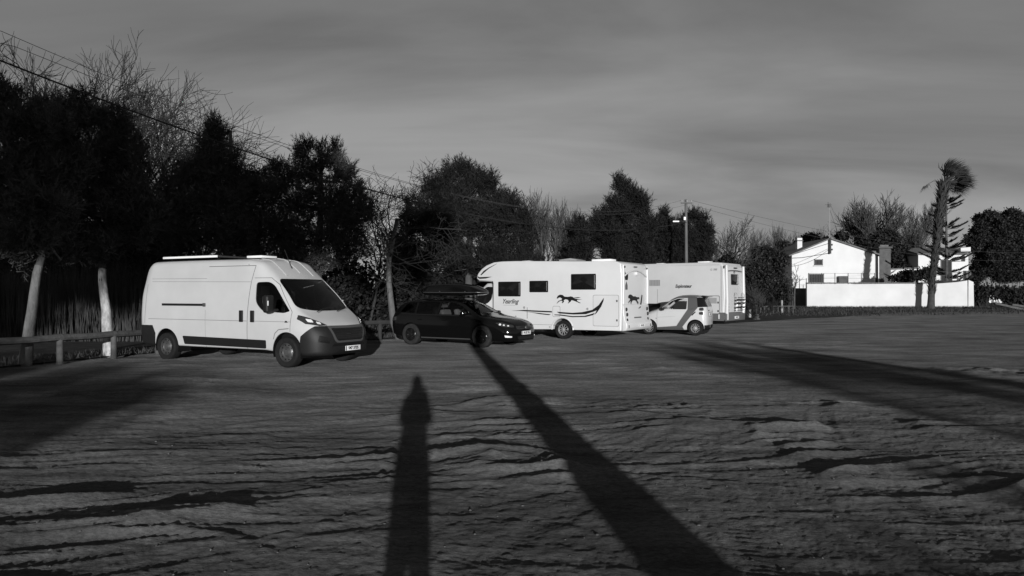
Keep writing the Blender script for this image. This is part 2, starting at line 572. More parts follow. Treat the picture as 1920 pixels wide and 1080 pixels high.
yy = list(np.exp(np.linspace(math.log(2.0), math.log(34.0), 560))) + [37, 41, 46, 52, 60, 70, 82, 100, 130, 180, 260, 400, 700, 1200, 2500]
yy = [-900, -300, -120, -60, -30, -12, -4, 0.0, 0.6, 1.1, 1.5, 1.8] + yy
yy = np.array(yy)
s = np.linspace(-0.98, 0.98, 800)
ext = np.array([0.12, 0.4, 1.2, 3.5])
cols = np.concatenate([-0.98 - ext[::-1], s, 0.98 + ext])
yc = np.clip(yy, 2.0, 34.0) + np.clip(yy - 34, 0, None) * 0.8
far = np.concatenate([-np.array([400, 90, 20, 3.0]), np.zeros(800), np.array([3.0, 20, 90, 400])])
GX = cols[None, :] * yc[:, None] + far[None, :] * (1 + yc[:, None] / 200)
GY = np.repeat(yy[:, None], len(cols), 1)
GZ = ground_height(GX, GY)
nr, ncg = GX.shape
idx = np.arange(nr * ncg).reshape(nr, ncg)
F = np.stack([idx[:-1, :-1], idx[:-1, 1:], idx[1:, 1:], idx[1:, :-1]], -1).reshape(-1, 4)
gmat = bpy.data.materials.new('packed_dirt')
gmat.use_nodes = True
t = gmat.node_tree; t.nodes.clear()
def gn(ty, **k):
    n = t.nodes.new(ty)
    for a, b in k.items(): setattr(n, a, b)
    return n
go = gn('ShaderNodeOutputMaterial'); gd = gn('ShaderNodeBsdfDiffuse'); gd.inputs['Roughness'].default_value = 1.0
gt = gn('ShaderNodeTexCoord')
def gnoise(scale, stretch, detail=6, rough=0.6, rz=0):
    m_ = gn('ShaderNodeMapping'); m_.inputs['Scale'].default_value = stretch; m_.inputs['Rotation'].default_value = (0, 0, R(rz))
    n_ = gn('ShaderNodeTexNoise'); n_.inputs['Scale'].default_value = scale; n_.inputs['Detail'].default_value = detail; n_.inputs['Roughness'].default_value = rough
    t.links.new(gt.outputs['Object'], m_.inputs[0]); t.links.new(m_.outputs[0], n_.inputs[0])
    return n_.outputs[0]
def gmr(i, a, b, c, d):
    r = gn('ShaderNodeMapRange')
    for q, vv in zip(('From Min', 'From Max', 'To Min', 'To Max'), (a, b, c, d)): r.inputs[q].default_value = vv
    t.links.new(i, r.inputs[0]); return r.outputs[0]
def gm(op, a, b):
    n = gn('ShaderNodeMath', operation=op)
    for i, v in enumerate((a, b)):
        if isinstance(v, (int, float)): n.inputs[i].default_value = v
        else: t.links.new(v, n.inputs[i])
    return n.outputs[0]
c1 = gmr(gnoise(0.55, (0.6, 1.2, 1), 7, 0.68, -9), 0.3, 0.7, 0.55, 1.5)
c2 = gmr(gnoise(26, (0.7, 1.2, 1), 6, 0.8), 0.3, 0.7, 0.5, 1.55)
c3 = gmr(gnoise(2.2, (0.32, 1.3, 1), 7, 0.7, -6), 0.35, 0.72, 0.80, 1.45)
cc = gm('MULTIPLY', gm('MULTIPLY', c1, c2), gm('MULTIPLY', c3, 0.064))
t.links.new(cc, gd.inputs[0])
bh = gm('ADD', gm('MULTIPLY', gnoise(9, (0.45, 1.6, 1), 8, 0.7, -6), 1.0), gm('MULTIPLY', gnoise(70, (1, 1, 1), 4, 0.7), 0.25))
gb = gn('ShaderNodeBump'); gb.inputs['Strength'].default_value = 0.9; gb.inputs['Distance'].default_value = 0.022
t.links.new(bh, gb.inputs['Height']); t.links.new(gb.outputs[0], gd.inputs['Normal'])
t.links.new(gd.outputs[0], go.inputs[0])
ground = tri_obj('ground', np.stack([GX, GY, GZ], -1).reshape(-1, 3), F, gmat)
ground.data.shade_smooth()
tag(ground, 'wide bare lot of rutted packed dirt', kind='structure')

def sheet(name, pts, z, mat, label, seed=1, sub=26, amp=0.03):
    """flat irregular patch of ground over the dirt"""
    b = bmesh.new()
    f = b.faces.new([b.verts.new((x, y, z)) for x, y in pts])
    bmesh.ops.triangulate(b, faces=[f])
    for _ in range(sub):
        es = [e for e in b.edges if e.calc_length() > 1.6]
        if not es: break
        bmesh.ops.subdivide_edges(b, edges=es, cuts=1)
        bmesh.ops.triangulate(b, faces=[q for q in b.faces if len(q.verts) > 3])
    for v in b.verts:
        v.co.z += amp * (vnoise(np.array(v.co.x * 0.9), np.array(v.co.y * 0.9), seed, seed) )
    o = bm_obj(name, b, mat, None, 60)
    return tag(o, label, kind='structure')
sheet('litter_ground', [(-60, 10), (-12.2, 13.0), (-11.0, 17.2), (-10.3, 19.2), (-9.6, 21), (-6.5, 24.4), (-3.8, 27.2), (-0.5, 31), (6, 36), (12, 40), (30, 60), (34, 74), (10, 90), (-90, 90)], 0.015, 'litter', 'dark leaf litter under the trees')
sheet('verge', [(16.5, 48), (22, 50), (36, 66), (64, 70), (120, 76), (150, 130), (30, 130), (26, 76)], 0.02, 'litter', 'dark weedy verge before the white wall')

# ------------------------------------------------------------------ wheels
def wheel(parent, x, y, r, w, side, rimmat, style, tyre='rubber'):
    """side = +1 left, -1 right; part 'wheel' is the tyre, its rim a sub-part"""
    s_ = side
    prof = [(r * 0.62, -0.5), (r * 0.66, -0.52), (r * 0.90, -0.55), (r * 0.975, -0.46), (r, -0.34), (r, 0.34), (r * 0.975, 0.46), (r * 0.90, 0.55), (r * 0.66, 0.52), (r * 0.62, 0.5), (r * 0.62, -0.5)]
    mb = MB().lathe([(a, b * w) for a, b in prof], n=40)
    o = mb.build('wheel', tyre, parent, 35)
    o.location = (x, y, r - 0.012)
    rm = MB()
    yo = 0.42 * w * s_
    rr = r * 0.63
    rm.lathe([(rr, -0.45 * w * s_), (rr, yo), (rr * 0.93, yo + 0.012 * s_), (rr * 0.90, yo - 0.02 * s_), (rr * 0.88, -0.3 * w * s_)], n=40)
    dk = MB()
    if style == 'steel':
        rm.lathe([(rr * 0.9, yo - 0.05 * s_), (rr * 0.62, yo - 0.01 * s_), (rr * 0.5, yo - 0.045 * s_), (rr * 0.33, yo + 0.005 * s_), (rr * 0.3, yo + 0.02 * s_), (0.001, yo + 0.022 * s_)], n=40)
        for k in range(10):
            a = 2 * math.pi * k / 10
            MB().lathe([(0.001, yo - 0.018 * s_), (0.017, yo - 0.02 * s_), (0.018, yo - 0.03 * s_)], (rr * 0.76 * math.cos(a), 0, rr * 0.76 * math.sin(a)), 8).build('rim_hole', 'plastic2', o)
    else:
        n = int(style)
        for k in range(n):
            a = 2 * math.pi * k / n
            ca, sa = math.cos(a), math.sin(a)
            hw0, hw1 = (0.012, 0.008) if n > 8 else (0.04, 0.025)
            pts = []
            for rad, hw, yy_ in ((rr * 0.14, hw0, yo - 0.005 * s_), (rr * 0.93, hw1, yo - 0.008 * s_)):
                for sg in (-1, 1):
                    for dy in (0, -0.03 * s_):
                        pts.append((rad * ca - sg * hw * sa, yy_ + dy, rad * sa + sg * hw * ca))
            rm.add(pts, [(0, 2, 6, 4), (1, 5, 7, 3), (0, 4, 5, 1), (2, 3, 7, 6), (0, 1, 3, 2), (4, 6, 7, 5)])
        rm.lathe([(rr * 0.2, yo - 0.03 * s_), (rr * 0.2, yo), (rr * 0.12, yo + 0.01 * s_), (0.001, yo + 0.01 * s_)], n=20)
        dk.lathe([(rr * 0.88, yo - 0.09 * s_), (0.001, yo - 0.09 * s_)], n=30)
    rim = rm.build('rim', rimmat, o, 35)
    if dk.v: dk.build('brake_disc', 'plastic2', o, 35)
    return o

def arch_cut(x, z, r, y0, y1):
    return MB().prism([(x + r * math.cos(2 * math.pi * k / 40), z + r * math.sin(2 * math.pi * k / 40)) for k in range(40)], y0, y1)
def arch_liner(parent, x, z, r, y0, y1):
    n = 24; vs = []; fs = []
    for k in range(n + 1):
        a = R(-20) + R(220) * k / n
        for yv in (y0, y1): vs.append((x + r * math.cos(a), yv, z + r * math.sin(a)))
    for k in range(n): fs.append((2 * k, 2 * k + 1, 2 * k + 3, 2 * k + 2))
    inner = [2 * k + (0 if abs(y0) < abs(y1) else 1) for k in range(n + 1)]
    fs.append(tuple(inner))
    return MB().add(vs, fs).build('wheel_arch_liner', 'plastic2', parent, 50)

def seat(parent, x, y, z, mat='seat', w=0.5, back=0.62, lean=0.18):
    mb = MB()
    mb.box((x, y, z), (0.5, w, 0.16))
    mb.box((x - 0.24 - lean / 2, y, z + back / 2), (0.14, w * 0.94, back), Matrix.Rotation(-lean / back, 3, 'Y'))
    o = mb.build('seat', mat, parent, bevel=0.045, seg=3)
    MB().box((x - 0.26 - lean, y, z + back + 0.16), (0.10, 0.26, 0.2)).tube([(x - 0.25 - lean, y - 0.06, z + back), (x - 0.26 - lean, y - 0.06, z + back + 0.15)], 0.008).build('headrest', mat, o, bevel=0.03, seg=3)
    return o

def steering_wheel(parent, x, y, z):
    mb = MB()
    pts = []
    for k in range(25):
        a = 2 * math.pi * k / 24
        pts.append((x - 0.09 * math.sin(a), y + 0.19 * math.cos(a), z + 0.17 * math.sin(a)))
    mb.tube(pts, 0.016, 6)
    mb.box((x + 0.01, y, z), (0.06, 0.16, 0.12)); mb.box((x + 0.01, y, z), (0.02, 0.36, 0.03))
    mb.tube([(x, y, z), (x + 0.35, y, z - 0.12)], 0.03)
    return mb.build('steering_wheel', 'plastic', parent, 40)

def plate(parent, text, loc, rz, w=0.52, h=0.11):
    p = MB().box((0, 0, 0), (0.012, w, h)).build('number_plate', 'plate', parent, bevel=0.003)
    p.location = loc; p.rotation_euler = (0, 0, rz)
    text_obj('plate_text', text, h * 0.82, 'ink', p, (0.0072, 0, 0), (R(90), 0, R(90)), bold=0.004)
    MB().box((0.0066, -w / 2 + 0.022, 0), (0.002, 0.036, h * 0.92)).build('plate_band', 'decal2', p)
    return p
# ------------------------------------------------------------------ panel van
LEFT, RIGHT = ((0, 0.05, 0), (0, -1, 0)), ((0, -0.05, 0), (0, 1, 0))     # keep y>0 / keep y<0
def van_sections(low=False):
    zb = 0.36
    S = [
        (0.00, [(0, 0.45, 0), (0.90, 0.45, .06), (0.965, 1.0, .3), (0.93, 1.62, .3), (0.84, 1.83, .06), (0, 1.86, 0)]),
        (0.06, [(0, 0.42, 0), (0.96, 0.42, .06), (1.005, 1.0, .3), (0.96, 1.66, .3), (0.86, 2.05, .08), (0, 2.08, 0)]),
        (0.18, [(0, 0.38, 0), (0.98, 0.38, .06), (1.02, 1.0, .3), (0.975, 1.72, .3), (0.85, 2.38, .12), (0, 2.42, 0)]),
        (0.34, [(0, zb, 0), (0.985, zb, .06), (1.025, 1.0, .3), (0.985, 1.75, .3), (0.86, 2.46, .13), (0, 2.51, 0)]),
        (2.0, [(0, zb, 0), (0.985, zb, .06), (1.025, 1.0, .3), (0.985, 1.75, .3), (0.86, 2.47, .13), (0, 2.525, 0)]),
        (3.6, [(0, zb, 0), (0.985, zb, .06), (1.025, 1.0, .3), (0.985, 1.75, .3), (0.86, 2.46, .13), (0, 2.52, 0)]),
        (4.0, [(0, zb, 0), (0.985, zb, .06), (1.025, 1.0, .3), (0.98, 1.72, .3), (0.84, 2.41, .16), (0, 2.48, 0)]),
        (4.30, [(0, zb, 0), (0.985, zb, .06), (1.022, 1.0, .3), (0.965, 1.65, .3), (0.80, 2.21, .16), (0, 2.31, 0)]),
        (4.60, [(0, 0.34, 0), (0.985, 0.34, .06), (1.02, 0.98, .3), (0.945, 1.55, .3), (0.80, 1.96, .12), (0, 2.08, 0)]),
        (4.95, [(0, 0.32, 0), (0.985, 0.32, .06), (1.015, 0.95, .3), (0.965, 1.30, .3), (0.845, 1.63, .10), (0, 1.78, 0)]),
        (5.27, [(0, 0.30, 0), (0.975, 0.30, .06), (1.0, 0.88, .3), (0.96, 1.12, .2), (0.87, 1.30, .10), (0, 1.47, 0)]),
        (5.45, [(0, 0.28, 0), (0.96, 0.28, .08), (0.985, 0.80, .3), (0.935, 1.05, .2), (0.84, 1.18, .12), (0, 1.28, 0)]),
        (5.62, [(0, 0.27, 0), (0.92, 0.27, .08), (0.95, 0.72, .3), (0.90, 0.95, .2), (0.78, 1.07, .12), (0, 1.17, 0)]),
        (5.78, [(0, 0.27, 0), (0.84, 0.27, .10), (0.87, 0.66, .3), (0.82, 0.85, .2), (0.68, 0.97, .10), (0, 1.07, 0)]),
        (5.90, [(0, 0.28, 0), (0.70, 0.28, .10), (0.74, 0.60, .3), (0.70, 0.78, .2), (0.57, 0.88, .08), (0, 0.97, 0)]),
        (5.96, [(0, 0.30, 0), (0.57, 0.30, .10), (0.61, 0.58, .3), (0.57, 0.72, .2), (0.46, 0.80, .08), (0, 0.88, 0)]),
        (5.998, [(0, 0.34, 0), (0.42, 0.34, .08), (0.46, 0.55, .2), (0.43, 0.66, .2), (0.34, 0.72, .06), (0, 0.79, 0)]),
    ]
    xs = list(np.linspace(0, 0.4, 9)) + [0.7, 1.2, 1.7, 2.2, 2.7, 3.2] + list(np.linspace(3.5, 5.5, 30)) + list(np.linspace(5.55, 5.998, 14))
    return loft(S, xs)

VAN_WS = rpoly([(-0.755, 2.0, .10), (0.755, 2.0, .10), (0.86, 1.33, .12), (0.50, 1.26, .2), (-0.50, 1.26, .2), (-0.86, 1.33, .12)], .1)
VAN_DW = rpoly([(4.05, 1.92, .08), (4.40, 1.93, .10), (4.56, 1.84, .08), (5.10, 1.26, .04), (4.95, 1.215, .05), (4.30, 1.25, .12), (4.08, 1.45, .1)], .06)

def build_van():
    (loc, rz) = frame(-27.5, (-5.03, 16.37), (5.05, -0.92))
    root = empty('camper_van', loc, rz)
    tag(root, 'tall white panel van with roof solar panel and black bumpers, beside the log rail', 'van')
    lf = van_sections()
    cut = [MB().prism(VAN_WS, 4.35, 6.2, 'yz')]
    # keep only the windscreen face: the prism starts ahead of the side door frames
    cut += [MB().prism(VAN_DW, 0.5, 1.3), MB().prism(VAN_DW, -1.3, -0.5)]
    for x in (1.015, 5.05):
        cut += [arch_cut(x, 0.36, 0.43, 0.62, 1.3), arch_cut(x, 0.36, 0.43, -1.3, -0.62)]
    body = shell('body', lf, 'van', root, cut)
    for x in (1.015, 5.05):
        for sg in (1, -1): arch_liner(root, x, 0.36, 0.428, 0.62 * sg, 0.985 * sg)
    lb = lf.bm()
    bm_obj('windscreen', clip(lb, VAN_WS, 'yz', [((4.35, 0, 0), (-1, 0, 0))], off=-0.012), 'glass3', root, 40)
    for L in (LEFT, RIGHT):
        bm_obj('door_window', clip(lb, VAN_DW, 'xz', [L], off=-0.012), 'glass2', root, 40)
        # front bumper corner to centre
    fb = [clip(lb, [(5.47, 0.2), (5.44, 0.60), (5.46, 0.70), (5.72, 0.92), (6.2, 0.92), (6.2, 0.2)], 'xz', [], off=0.018, thick=0.03)]
    bp = bm_obj('front_bumper', join_bm(fb), 'plastic', root, 40)
    rb = clip(lb, [(-0.1, 0.30), (-0.1, 0.86), (0.50, 0.86), (0.60, 0.66), (0.57, 0.30)], 'xz', [], off=0.018, thick=0.03)
    bm_obj('rear_bumper', rb, 'plastic', root, 40)
    gp = rpoly([(-0.54, 0.86, .03), (0.54, 0.86, .03), (0.42, 0.59, .06), (-0.42, 0.59, .06)], .04)
    gs = rpoly([(-0.60, 0.915, .03), (0.60, 0.915, .03), (0.46, 0.545, .08), (-0.46, 0.545, .08)], .04)
    fl = [((5.5, 0, 0), (-1, 0, 0))]
    bm_obj('grille_surround', clip(lb, gs, 'yz', fl, off=0.030, thick=0.012), 'steel', root, 40)
    g = bm_obj('grille', clip(lb, gp, 'yz', fl, off=0.036), 'plastic2', root, 40)
    for i in range(5):
        z = 0.625 + i * 0.05
        bm_obj('grille_slat', clip(lb, [(-0.5, z), (0.5, z), (0.5, z + 0.012), (-0.5, z + 0.012)], 'yz', fl + [((0, 0.05 - 0.45 - (z - .59) * .35 - .04, 0), (0, -1, 0)), ((0, 0.45 + (z - .59) * .35 - 0.02, 0), (0, 1, 0))], off=0.046, thick=0.008), 'plastic', g, 40)
    bd = text_obj('grille_badge', 'FIAT', 0.075, 'chrome', root, (6.045, 0, 0.735), (R(90), 0, R(90)), bold=0.002)
    # lower intake and fog pockets
    bm_obj('lower_intake', clip(lb, [(-0.55, 0.47), (0.55, 0.47), (0.5, 0.53), (-0.5, 0.53)], 'yz', fl, off=0.022), 'plastic2', root, 40)
    for L, sg in ((LEFT, 1), (RIGHT, -1)):
        fp = [(sg * a, b) for a, b in ((0.58, 0.66), (0.80, 0.72), (0.84, 0.58), (0.62, 0.54))]
        bm_obj('fog_lamp_pocket', clip(lb, fp, 'yz', fl + [L], off=0.024), 'plastic2', root, 40)
        hp = [(sg * a_, b_) for a_, b_ in ((.995, 1.20), (.94, 1.185), (.80, 1.10), (.66, 1.01), (.555, .935), (.74, .928), (.92, .975))]
        lim = [L, ((5.32, 0, 0), (-1, 0, 0))]
        h = bm_obj('headlight', clip(lb, hp, 'yz', lim, off=0.010), 'lampdark', root, 40)
        for (ya, yb, za, zb_) in ((.93, .97, 1.13, 1.185), (.80, .88, 1.0, 1.085), (.68, .75, .955, 1.02)):
            bm_obj('lamp_reflector', clip(lb, rpoly([(sg * ya, za), (sg * yb, za + .015), (sg * yb, zb_), (sg * ya, zb_ - .02)], .012), 'yz', lim, off=0.017, thick=0.005), 'lamp', h, 40)
    # side mouldings, seams, handles
    for L, sg in ((LEFT, 1), (RIGHT, -1)):
        bm_obj('side_moulding', clip(lb, rpoly([(1.62, 0.62), (4.42, 0.59), (4.42, 0.40), (1.68, 0.42)], .03), 'xz', [L], off=0.014, thick=0.02), 'plastic', root, 40)
    def seam(pts, w=0.011, L=RIGHT, mat='seam', name='panel_gap'):
        bs = []
        for (x0, z0), (x1, z1) in zip(pts[:-1], pts[1:]):
            d = Vector((x1 - x0, z1 - z0)).normalized(); nn = Vector((-d.y, d.x)) * w / 2
            bs.append(clip(lb, [(x0 + nn.x, z0 + nn.y), (x1 + nn.x, z1 + nn.y), (x1 - nn.x, z1 - nn.y), (x0 - nn.x, z0 - nn.y)], 'xz', [L], off=0.003))
        return bm_obj(name, join_bm(bs), mat, root, 40)
    seam([(3.96, 2.31), (3.90, 1.95), (3.85, 1.3), (3.82, 0.37)])
    seam([(2.42, 2.31), (3.96, 2.31)])
    seam([(2.43, 1.26), (2.43, 0.37)], 0.007, mat='softseam')
    seam([(0.40, 1.96), (3.88, 1.93)], 0.008, mat='softseam')
    seam([(0.38, 2.03), (2.40, 2.02)], 0.008, mat='softseam')
    seam([(0.34, 1.02), (3.82, 1.02)], 0.012, mat='softseam', name='body_crease')
    seam([(3.98, 2.02), (4.42, 2.02), (4.66, 1.86), (5.16, 1.24), (5.16, 0.80)], 0.009)
    seam([(5.16, 1.02), (4.0, 1.02)], 0.010, mat='softseam', name='body_crease')
    seam([(4.66, 0.62), (4.70, 0.75), (4.82, 0.84), (5.12, 0.87)], 0.02, mat='softseam', name='arch_flare')
    seam([(0.24, 1.9), (0.20, 0.9)], 0.012, mat='softseam')
    MB().box((1.65, -1.022, 1.385), (1.56, 0.02, 0.055)).build('slide_rail', 'plastic', root, bevel=0.006)
    MB().box((2.40, -1.030, 1.385), (0.08, 0.03, 0.085)).build('rail_carriage', 'steel', root, bevel=0.008)
    for x in (3.66, 4.02):
        MB().box((x, -1.04, 1.13), (0.115, 0.03, 0.27)).build('door_handle', 'plastic', root, bevel=0.012, seg=3)
    MB().box((4.02, 1.04, 1.13), (0.115, 0.03, 0.27)).build('door_handle', 'plastic', root, bevel=0.012, seg=3)
    for sg in (1, -1):
        m = MB().box((4.66, sg * 1.16, 1.42), (0.16, 0.22, 0.40)).build('mirror', 'plastic', root, bevel=0.05, seg=3)
        MB().tube([(4.74, sg * 0.95, 1.28), (4.70, sg * 1.12, 1.27)], 0.035, 8).build('mirror_arm', 'plastic', m, 40)
        MB().box((4.577, sg * 1.16, 1.43), (0.004, 0.18, 0.33)).build('mirror_glass', 'chrome', m, bevel=0.001)
        MB().box((4.742, sg * 1.25, 1.44), (0.014, 0.03, 0.11)).build('indicator', 'lamp', m, bevel=0.005)
    MB().prism([(5.01, 1.005), (5.10, 1.005), (5.065, 1.045), (5.03, 1.04)], -1.024, -1.018).build('side_badge', 'decal', root)
    # roof: ribs on the front dome, aerial, solar panel, hatch
    for y in (-0.42, 0.0, 0.42):
        bm_obj('roof_rib', clip(lb, [(3.7, y - 0.03), (4.52, y - 0.03 + y * .06), (4.52, y + 0.03 + y * .06), (3.7, y + 0.03)], 'xy', [((0, 0, 1.5), (0, 0, -1))], off=0.014, thick=0.012), 'van', root, 30)
    MB().tube([(4.36, -0.12, 2.26), (4.30, -0.12, 2.34), (4.12, -0.13, 2.72)], [0.014, 0.008, 0.004], 6).build('aerial', 'plastic', root, 40)
    sp = MB().box((1.55, -0.1, 2.568), (1.95, 1.3, 0.04)).build('solar_panel', 'seam', root, bevel=0.004)
    for yv in (-0.76, 0.56): MB().box((1.55, yv, 2.566), (1.98, 0.02, 0.05)).build('panel_frame', 'plate', sp)
    for xv in (0.7, 2.4):
        for yv in (-0.6, 0.4): MB().box((xv, yv, 2.535), (0.06, 0.05, 0.055)).build('panel_foot', 'plastic', sp)
    MB().box((3.55, -0.3, 2.54), (0.5, 0.5, 0.06)).build('roof_hatch', 'plate', root, bevel=0.02)
    plate(root, '6M7 3725', (6.045, 0.09, 0.405), 0)
    for x in (1.015, 5.05):
        for sg in (1, -1): wheel(root, x, sg * 0.905, 0.345, 0.225, sg, 'steel', 'steel')
    # cab interior
    for y in (0.48, -0.48): seat(root, 4.25, y, 0.95, 'seat')
    MB().box((3.98, 0.30, 1.50), (0.05, 0.10, 0.42)).build('seat_streak', 'seatlight', root, bevel=0.01)  # pale strips put in for the light streaks on the seats
    MB().box((4.02, -0.05, 1.55), (0.05, 0.09, 0.34)).build('seat_streak', 'seatlight', root, bevel=0.01)
    MB().prism([(4.75, 0.6), (4.75, 1.12), (4.85, 1.20), (5.25, 1.24), (5.42, 1.05), (5.42, 0.6)], -0.86, 0.86).build('dashboard', 'plastic', root, bevel=0.03)
    steering_wheel(root, 4.68, 0.46, 1.18)
    MB().box((3.74, 0, 1.4), (0.02, 1.75, 1.9)).build('bulkhead', 'plastic', root)
    MB().box((3.0, 0, 0.42), (5.2, 1.1, 0.08)).build('floor', 'plastic2', root)
    for y0, y1 in ((-0.62, 0.10), (0.05, 0.66)):
        MB().tube([(5.60, y0, 1.245), (5.47, (y0 + y1) / 2, 1.31), (5.42, y1, 1.34)], 0.010, 5).build('wiper', 'plastic', root)
    return root, lb
van_root, van_bm = build_van()

# ------------------------------------------------------------------ motorhomes
HORSES_P = [(2.63,1.49),(2.58,1.58),(2.48,1.62),(2.38,1.61),(2.3,1.55),(2.17,1.54),(2.04,1.56),(1.96,1.54),(1.92,1.51),(1.73,1.53),(1.62,1.51),(1.91,1.48),(1.85,1.47),(1.73,1.46),(1.57,1.45),(1.78,1.43),(1.78,1.39),(1.63,1.32),(1.67,1.31),(1.83,1.37),(1.92,1.4),(2.01,1.42),(2.04,1.37),(2.1,1.33),(2.14,1.3),(2.16,1.31),(2.12,1.36),(2.15,1.43),(2.25,1.45),(2.33,1.42),(2.32,1.36),(2.38,1.31),(2.42,1.32),(2.38,1.37),(2.42,1.4),(2.52,1.37),(2.62,1.29),(2.63,1.3),(2.55,1.39),(2.43,1.43),(2.4,1.47),(2.48,1.52),(2.55,1.5),(2.6,1.47)]
SW1 = [(2.62,0.99),(1.96,0.96),(1.57,0.99),(1.16,1.08),(0.91,1.25),(0.71,1.51),(0.72,1.4),(0.81,1.2),(0.97,0.99),(1.08,0.89),(0.99,1.06),(1.09,1.02),(1.41,0.92),(1.92,0.9),(2.52,0.93)]
SW2 = [(2.72,0.89),(2.45,0.89),(1.96,0.84),(1.47,0.86),(1.09,0.96),(1.04,0.98),(1.13,0.89),(1.41,0.82),(1.96,0.8),(2.45,0.85),(2.72,0.86)]
SW3 = [(4.63,1.0),(4.02,1.04),(2.83,1.01),(2.82,0.96),(3.67,0.98),(4.24,1.0)]
SW4 = [(4.02,0.97),(3.46,0.94),(2.87,0.89),(2.95,0.86),(3.33,0.89),(3.67,0.94)]
AL1 = [(6.08,2.4),(5.93,2.55),(5.67,2.68),(5.29,2.83),(5.33,2.8),(5.67,2.64),(5.89,2.49),(6.04,2.38)]
AL2 = [(6.22,2.37),(6.15,2.31),(5.52,2.32),(5.82,2.25),(6.12,2.24),(6.21,2.29)]
RHORSE = [(0.65,1.54),(0.58,1.61),(0.47,1.63),(0.33,1.61),(0.22,1.56),(0.01,1.56),(-0.1,1.53),(-0.32,1.53),(-0.35,1.45),(-0.19,1.46),(-0.14,1.42),(-0.27,1.33),(-0.22,1.27),(-0.06,1.39),(0.08,1.42),(0.26,1.41),(0.36,1.34),(0.4,1.26),(0.44,1.34),(0.4,1.39),(0.5,1.38),(0.64,1.31),(0.6,1.38),(0.47,1.44),(0.5,1.49),(0.6,1.49)]
RSW = [(0.6,1.11),(0.36,1.07),(0.01,1.08),(-0.28,1.16),(-0.46,1.33),(-0.57,1.62),(-0.63,1.59),(-0.56,1.33),(-0.39,1.16),(-0.06,1.04),(0.29,1.03),(0.53,1.07)]
def side_decal(parent, pts, y, mat, name, sgn=1):
    return fill_poly(name, [(x, y, z) for x, z in pts], mat, parent, (0, 0.003 * sgn, 0))

def mh_window(parent, x0, x1, z0, z1, y, name='side_window'):
    o = MB().prism(rpoly([(x0, z0), (x1, z0), (x1, z1), (x0, z1)], .035), y - 0.002, y + 0.022).build(name, 'plastic2', parent, bevel=0.004)
    MB().prism(rpoly([(x0 + .03, z0 + .03), (x1 - .03, z0 + .03), (x1 - .03, z1 - .03), (x0 + .03, z1 - .03)], .03), y + 0.018, y + 0.030).build('acrylic_pane', 'blackglass', o, bevel=0.006)
    MB().box((x0 + 0.05, y + 0.031, (z0 + z1) / 2), (0.014, 0.004, z1 - z0 - .10)).build('window_stay', 'alloy', o)
    return o

def mh_cab(root, dx, dz, mat):
    """cab of the base vehicle, seen below the overhang"""
    cb = van_bm
    lim = [((3.92, 0, 0), (-1, 0, 0)), ((0, 0, 2.06), (0, 0, 1))]
    b = clip(cb, None, 'xz', lim, off=0.0)
    # wheel opening is closed by a dark liner in front of it, so cut the front arch with the tyre standing proud
    c = bm_obj('cab', b, mat, root, 38); c.location = (dx, 0, dz)
    def part(bm_, m_, n_):
        o = bm_obj(n_, bm_, m_, c, 40); return o
    for L in (LEFT, RIGHT):
        part(clip(cb, VAN_DW, 'xz', [L], off=0.004), 'blackglass', 'door_window')
    part(clip(cb, VAN_WS, 'yz', [((4.35, 0, 0), (-1, 0, 0))], off=0.004), 'blackglass', 'windscreen')
    part(clip(cb, [(5.47, 0.2), (5.44, 0.60), (5.46, 0.70), (5.72, 0.92), (6.2, 0.92), (6.2, 0.2)], 'xz', [], off=0.018), 'plastic', 'front_bumper')
    for sg in (1, -1):
        arch = [(5.05 + 0.42 * math.cos(2 * math.pi * k / 28), 0.36 + 0.42 * math.sin(2 * math.pi * k / 28)) for k in range(28)]
        part(clip(cb, arch, 'xz', [LEFT if sg > 0 else RIGHT], off=0.006), 'plastic2', 'wheel_opening')
        m = MB().box((4.72, sg * 1.20, 1.45), (0.14, 0.20, 0.38)).build('mirror', 'plastic', c, bevel=0.05, seg=3)
        MB().tube([(4.78, sg * 0.95, 1.3), (4.74, sg * 1.15, 1.29)], 0.03, 8).build('mirror_arm', 'plastic', m, 40)
        wheel(root, 5.05 + dx, sg * 0.915, 0.34, 0.23, sg, 'alloy', '10')
    return c

def mh_wheel_arch(root, x, r, y):
    pass

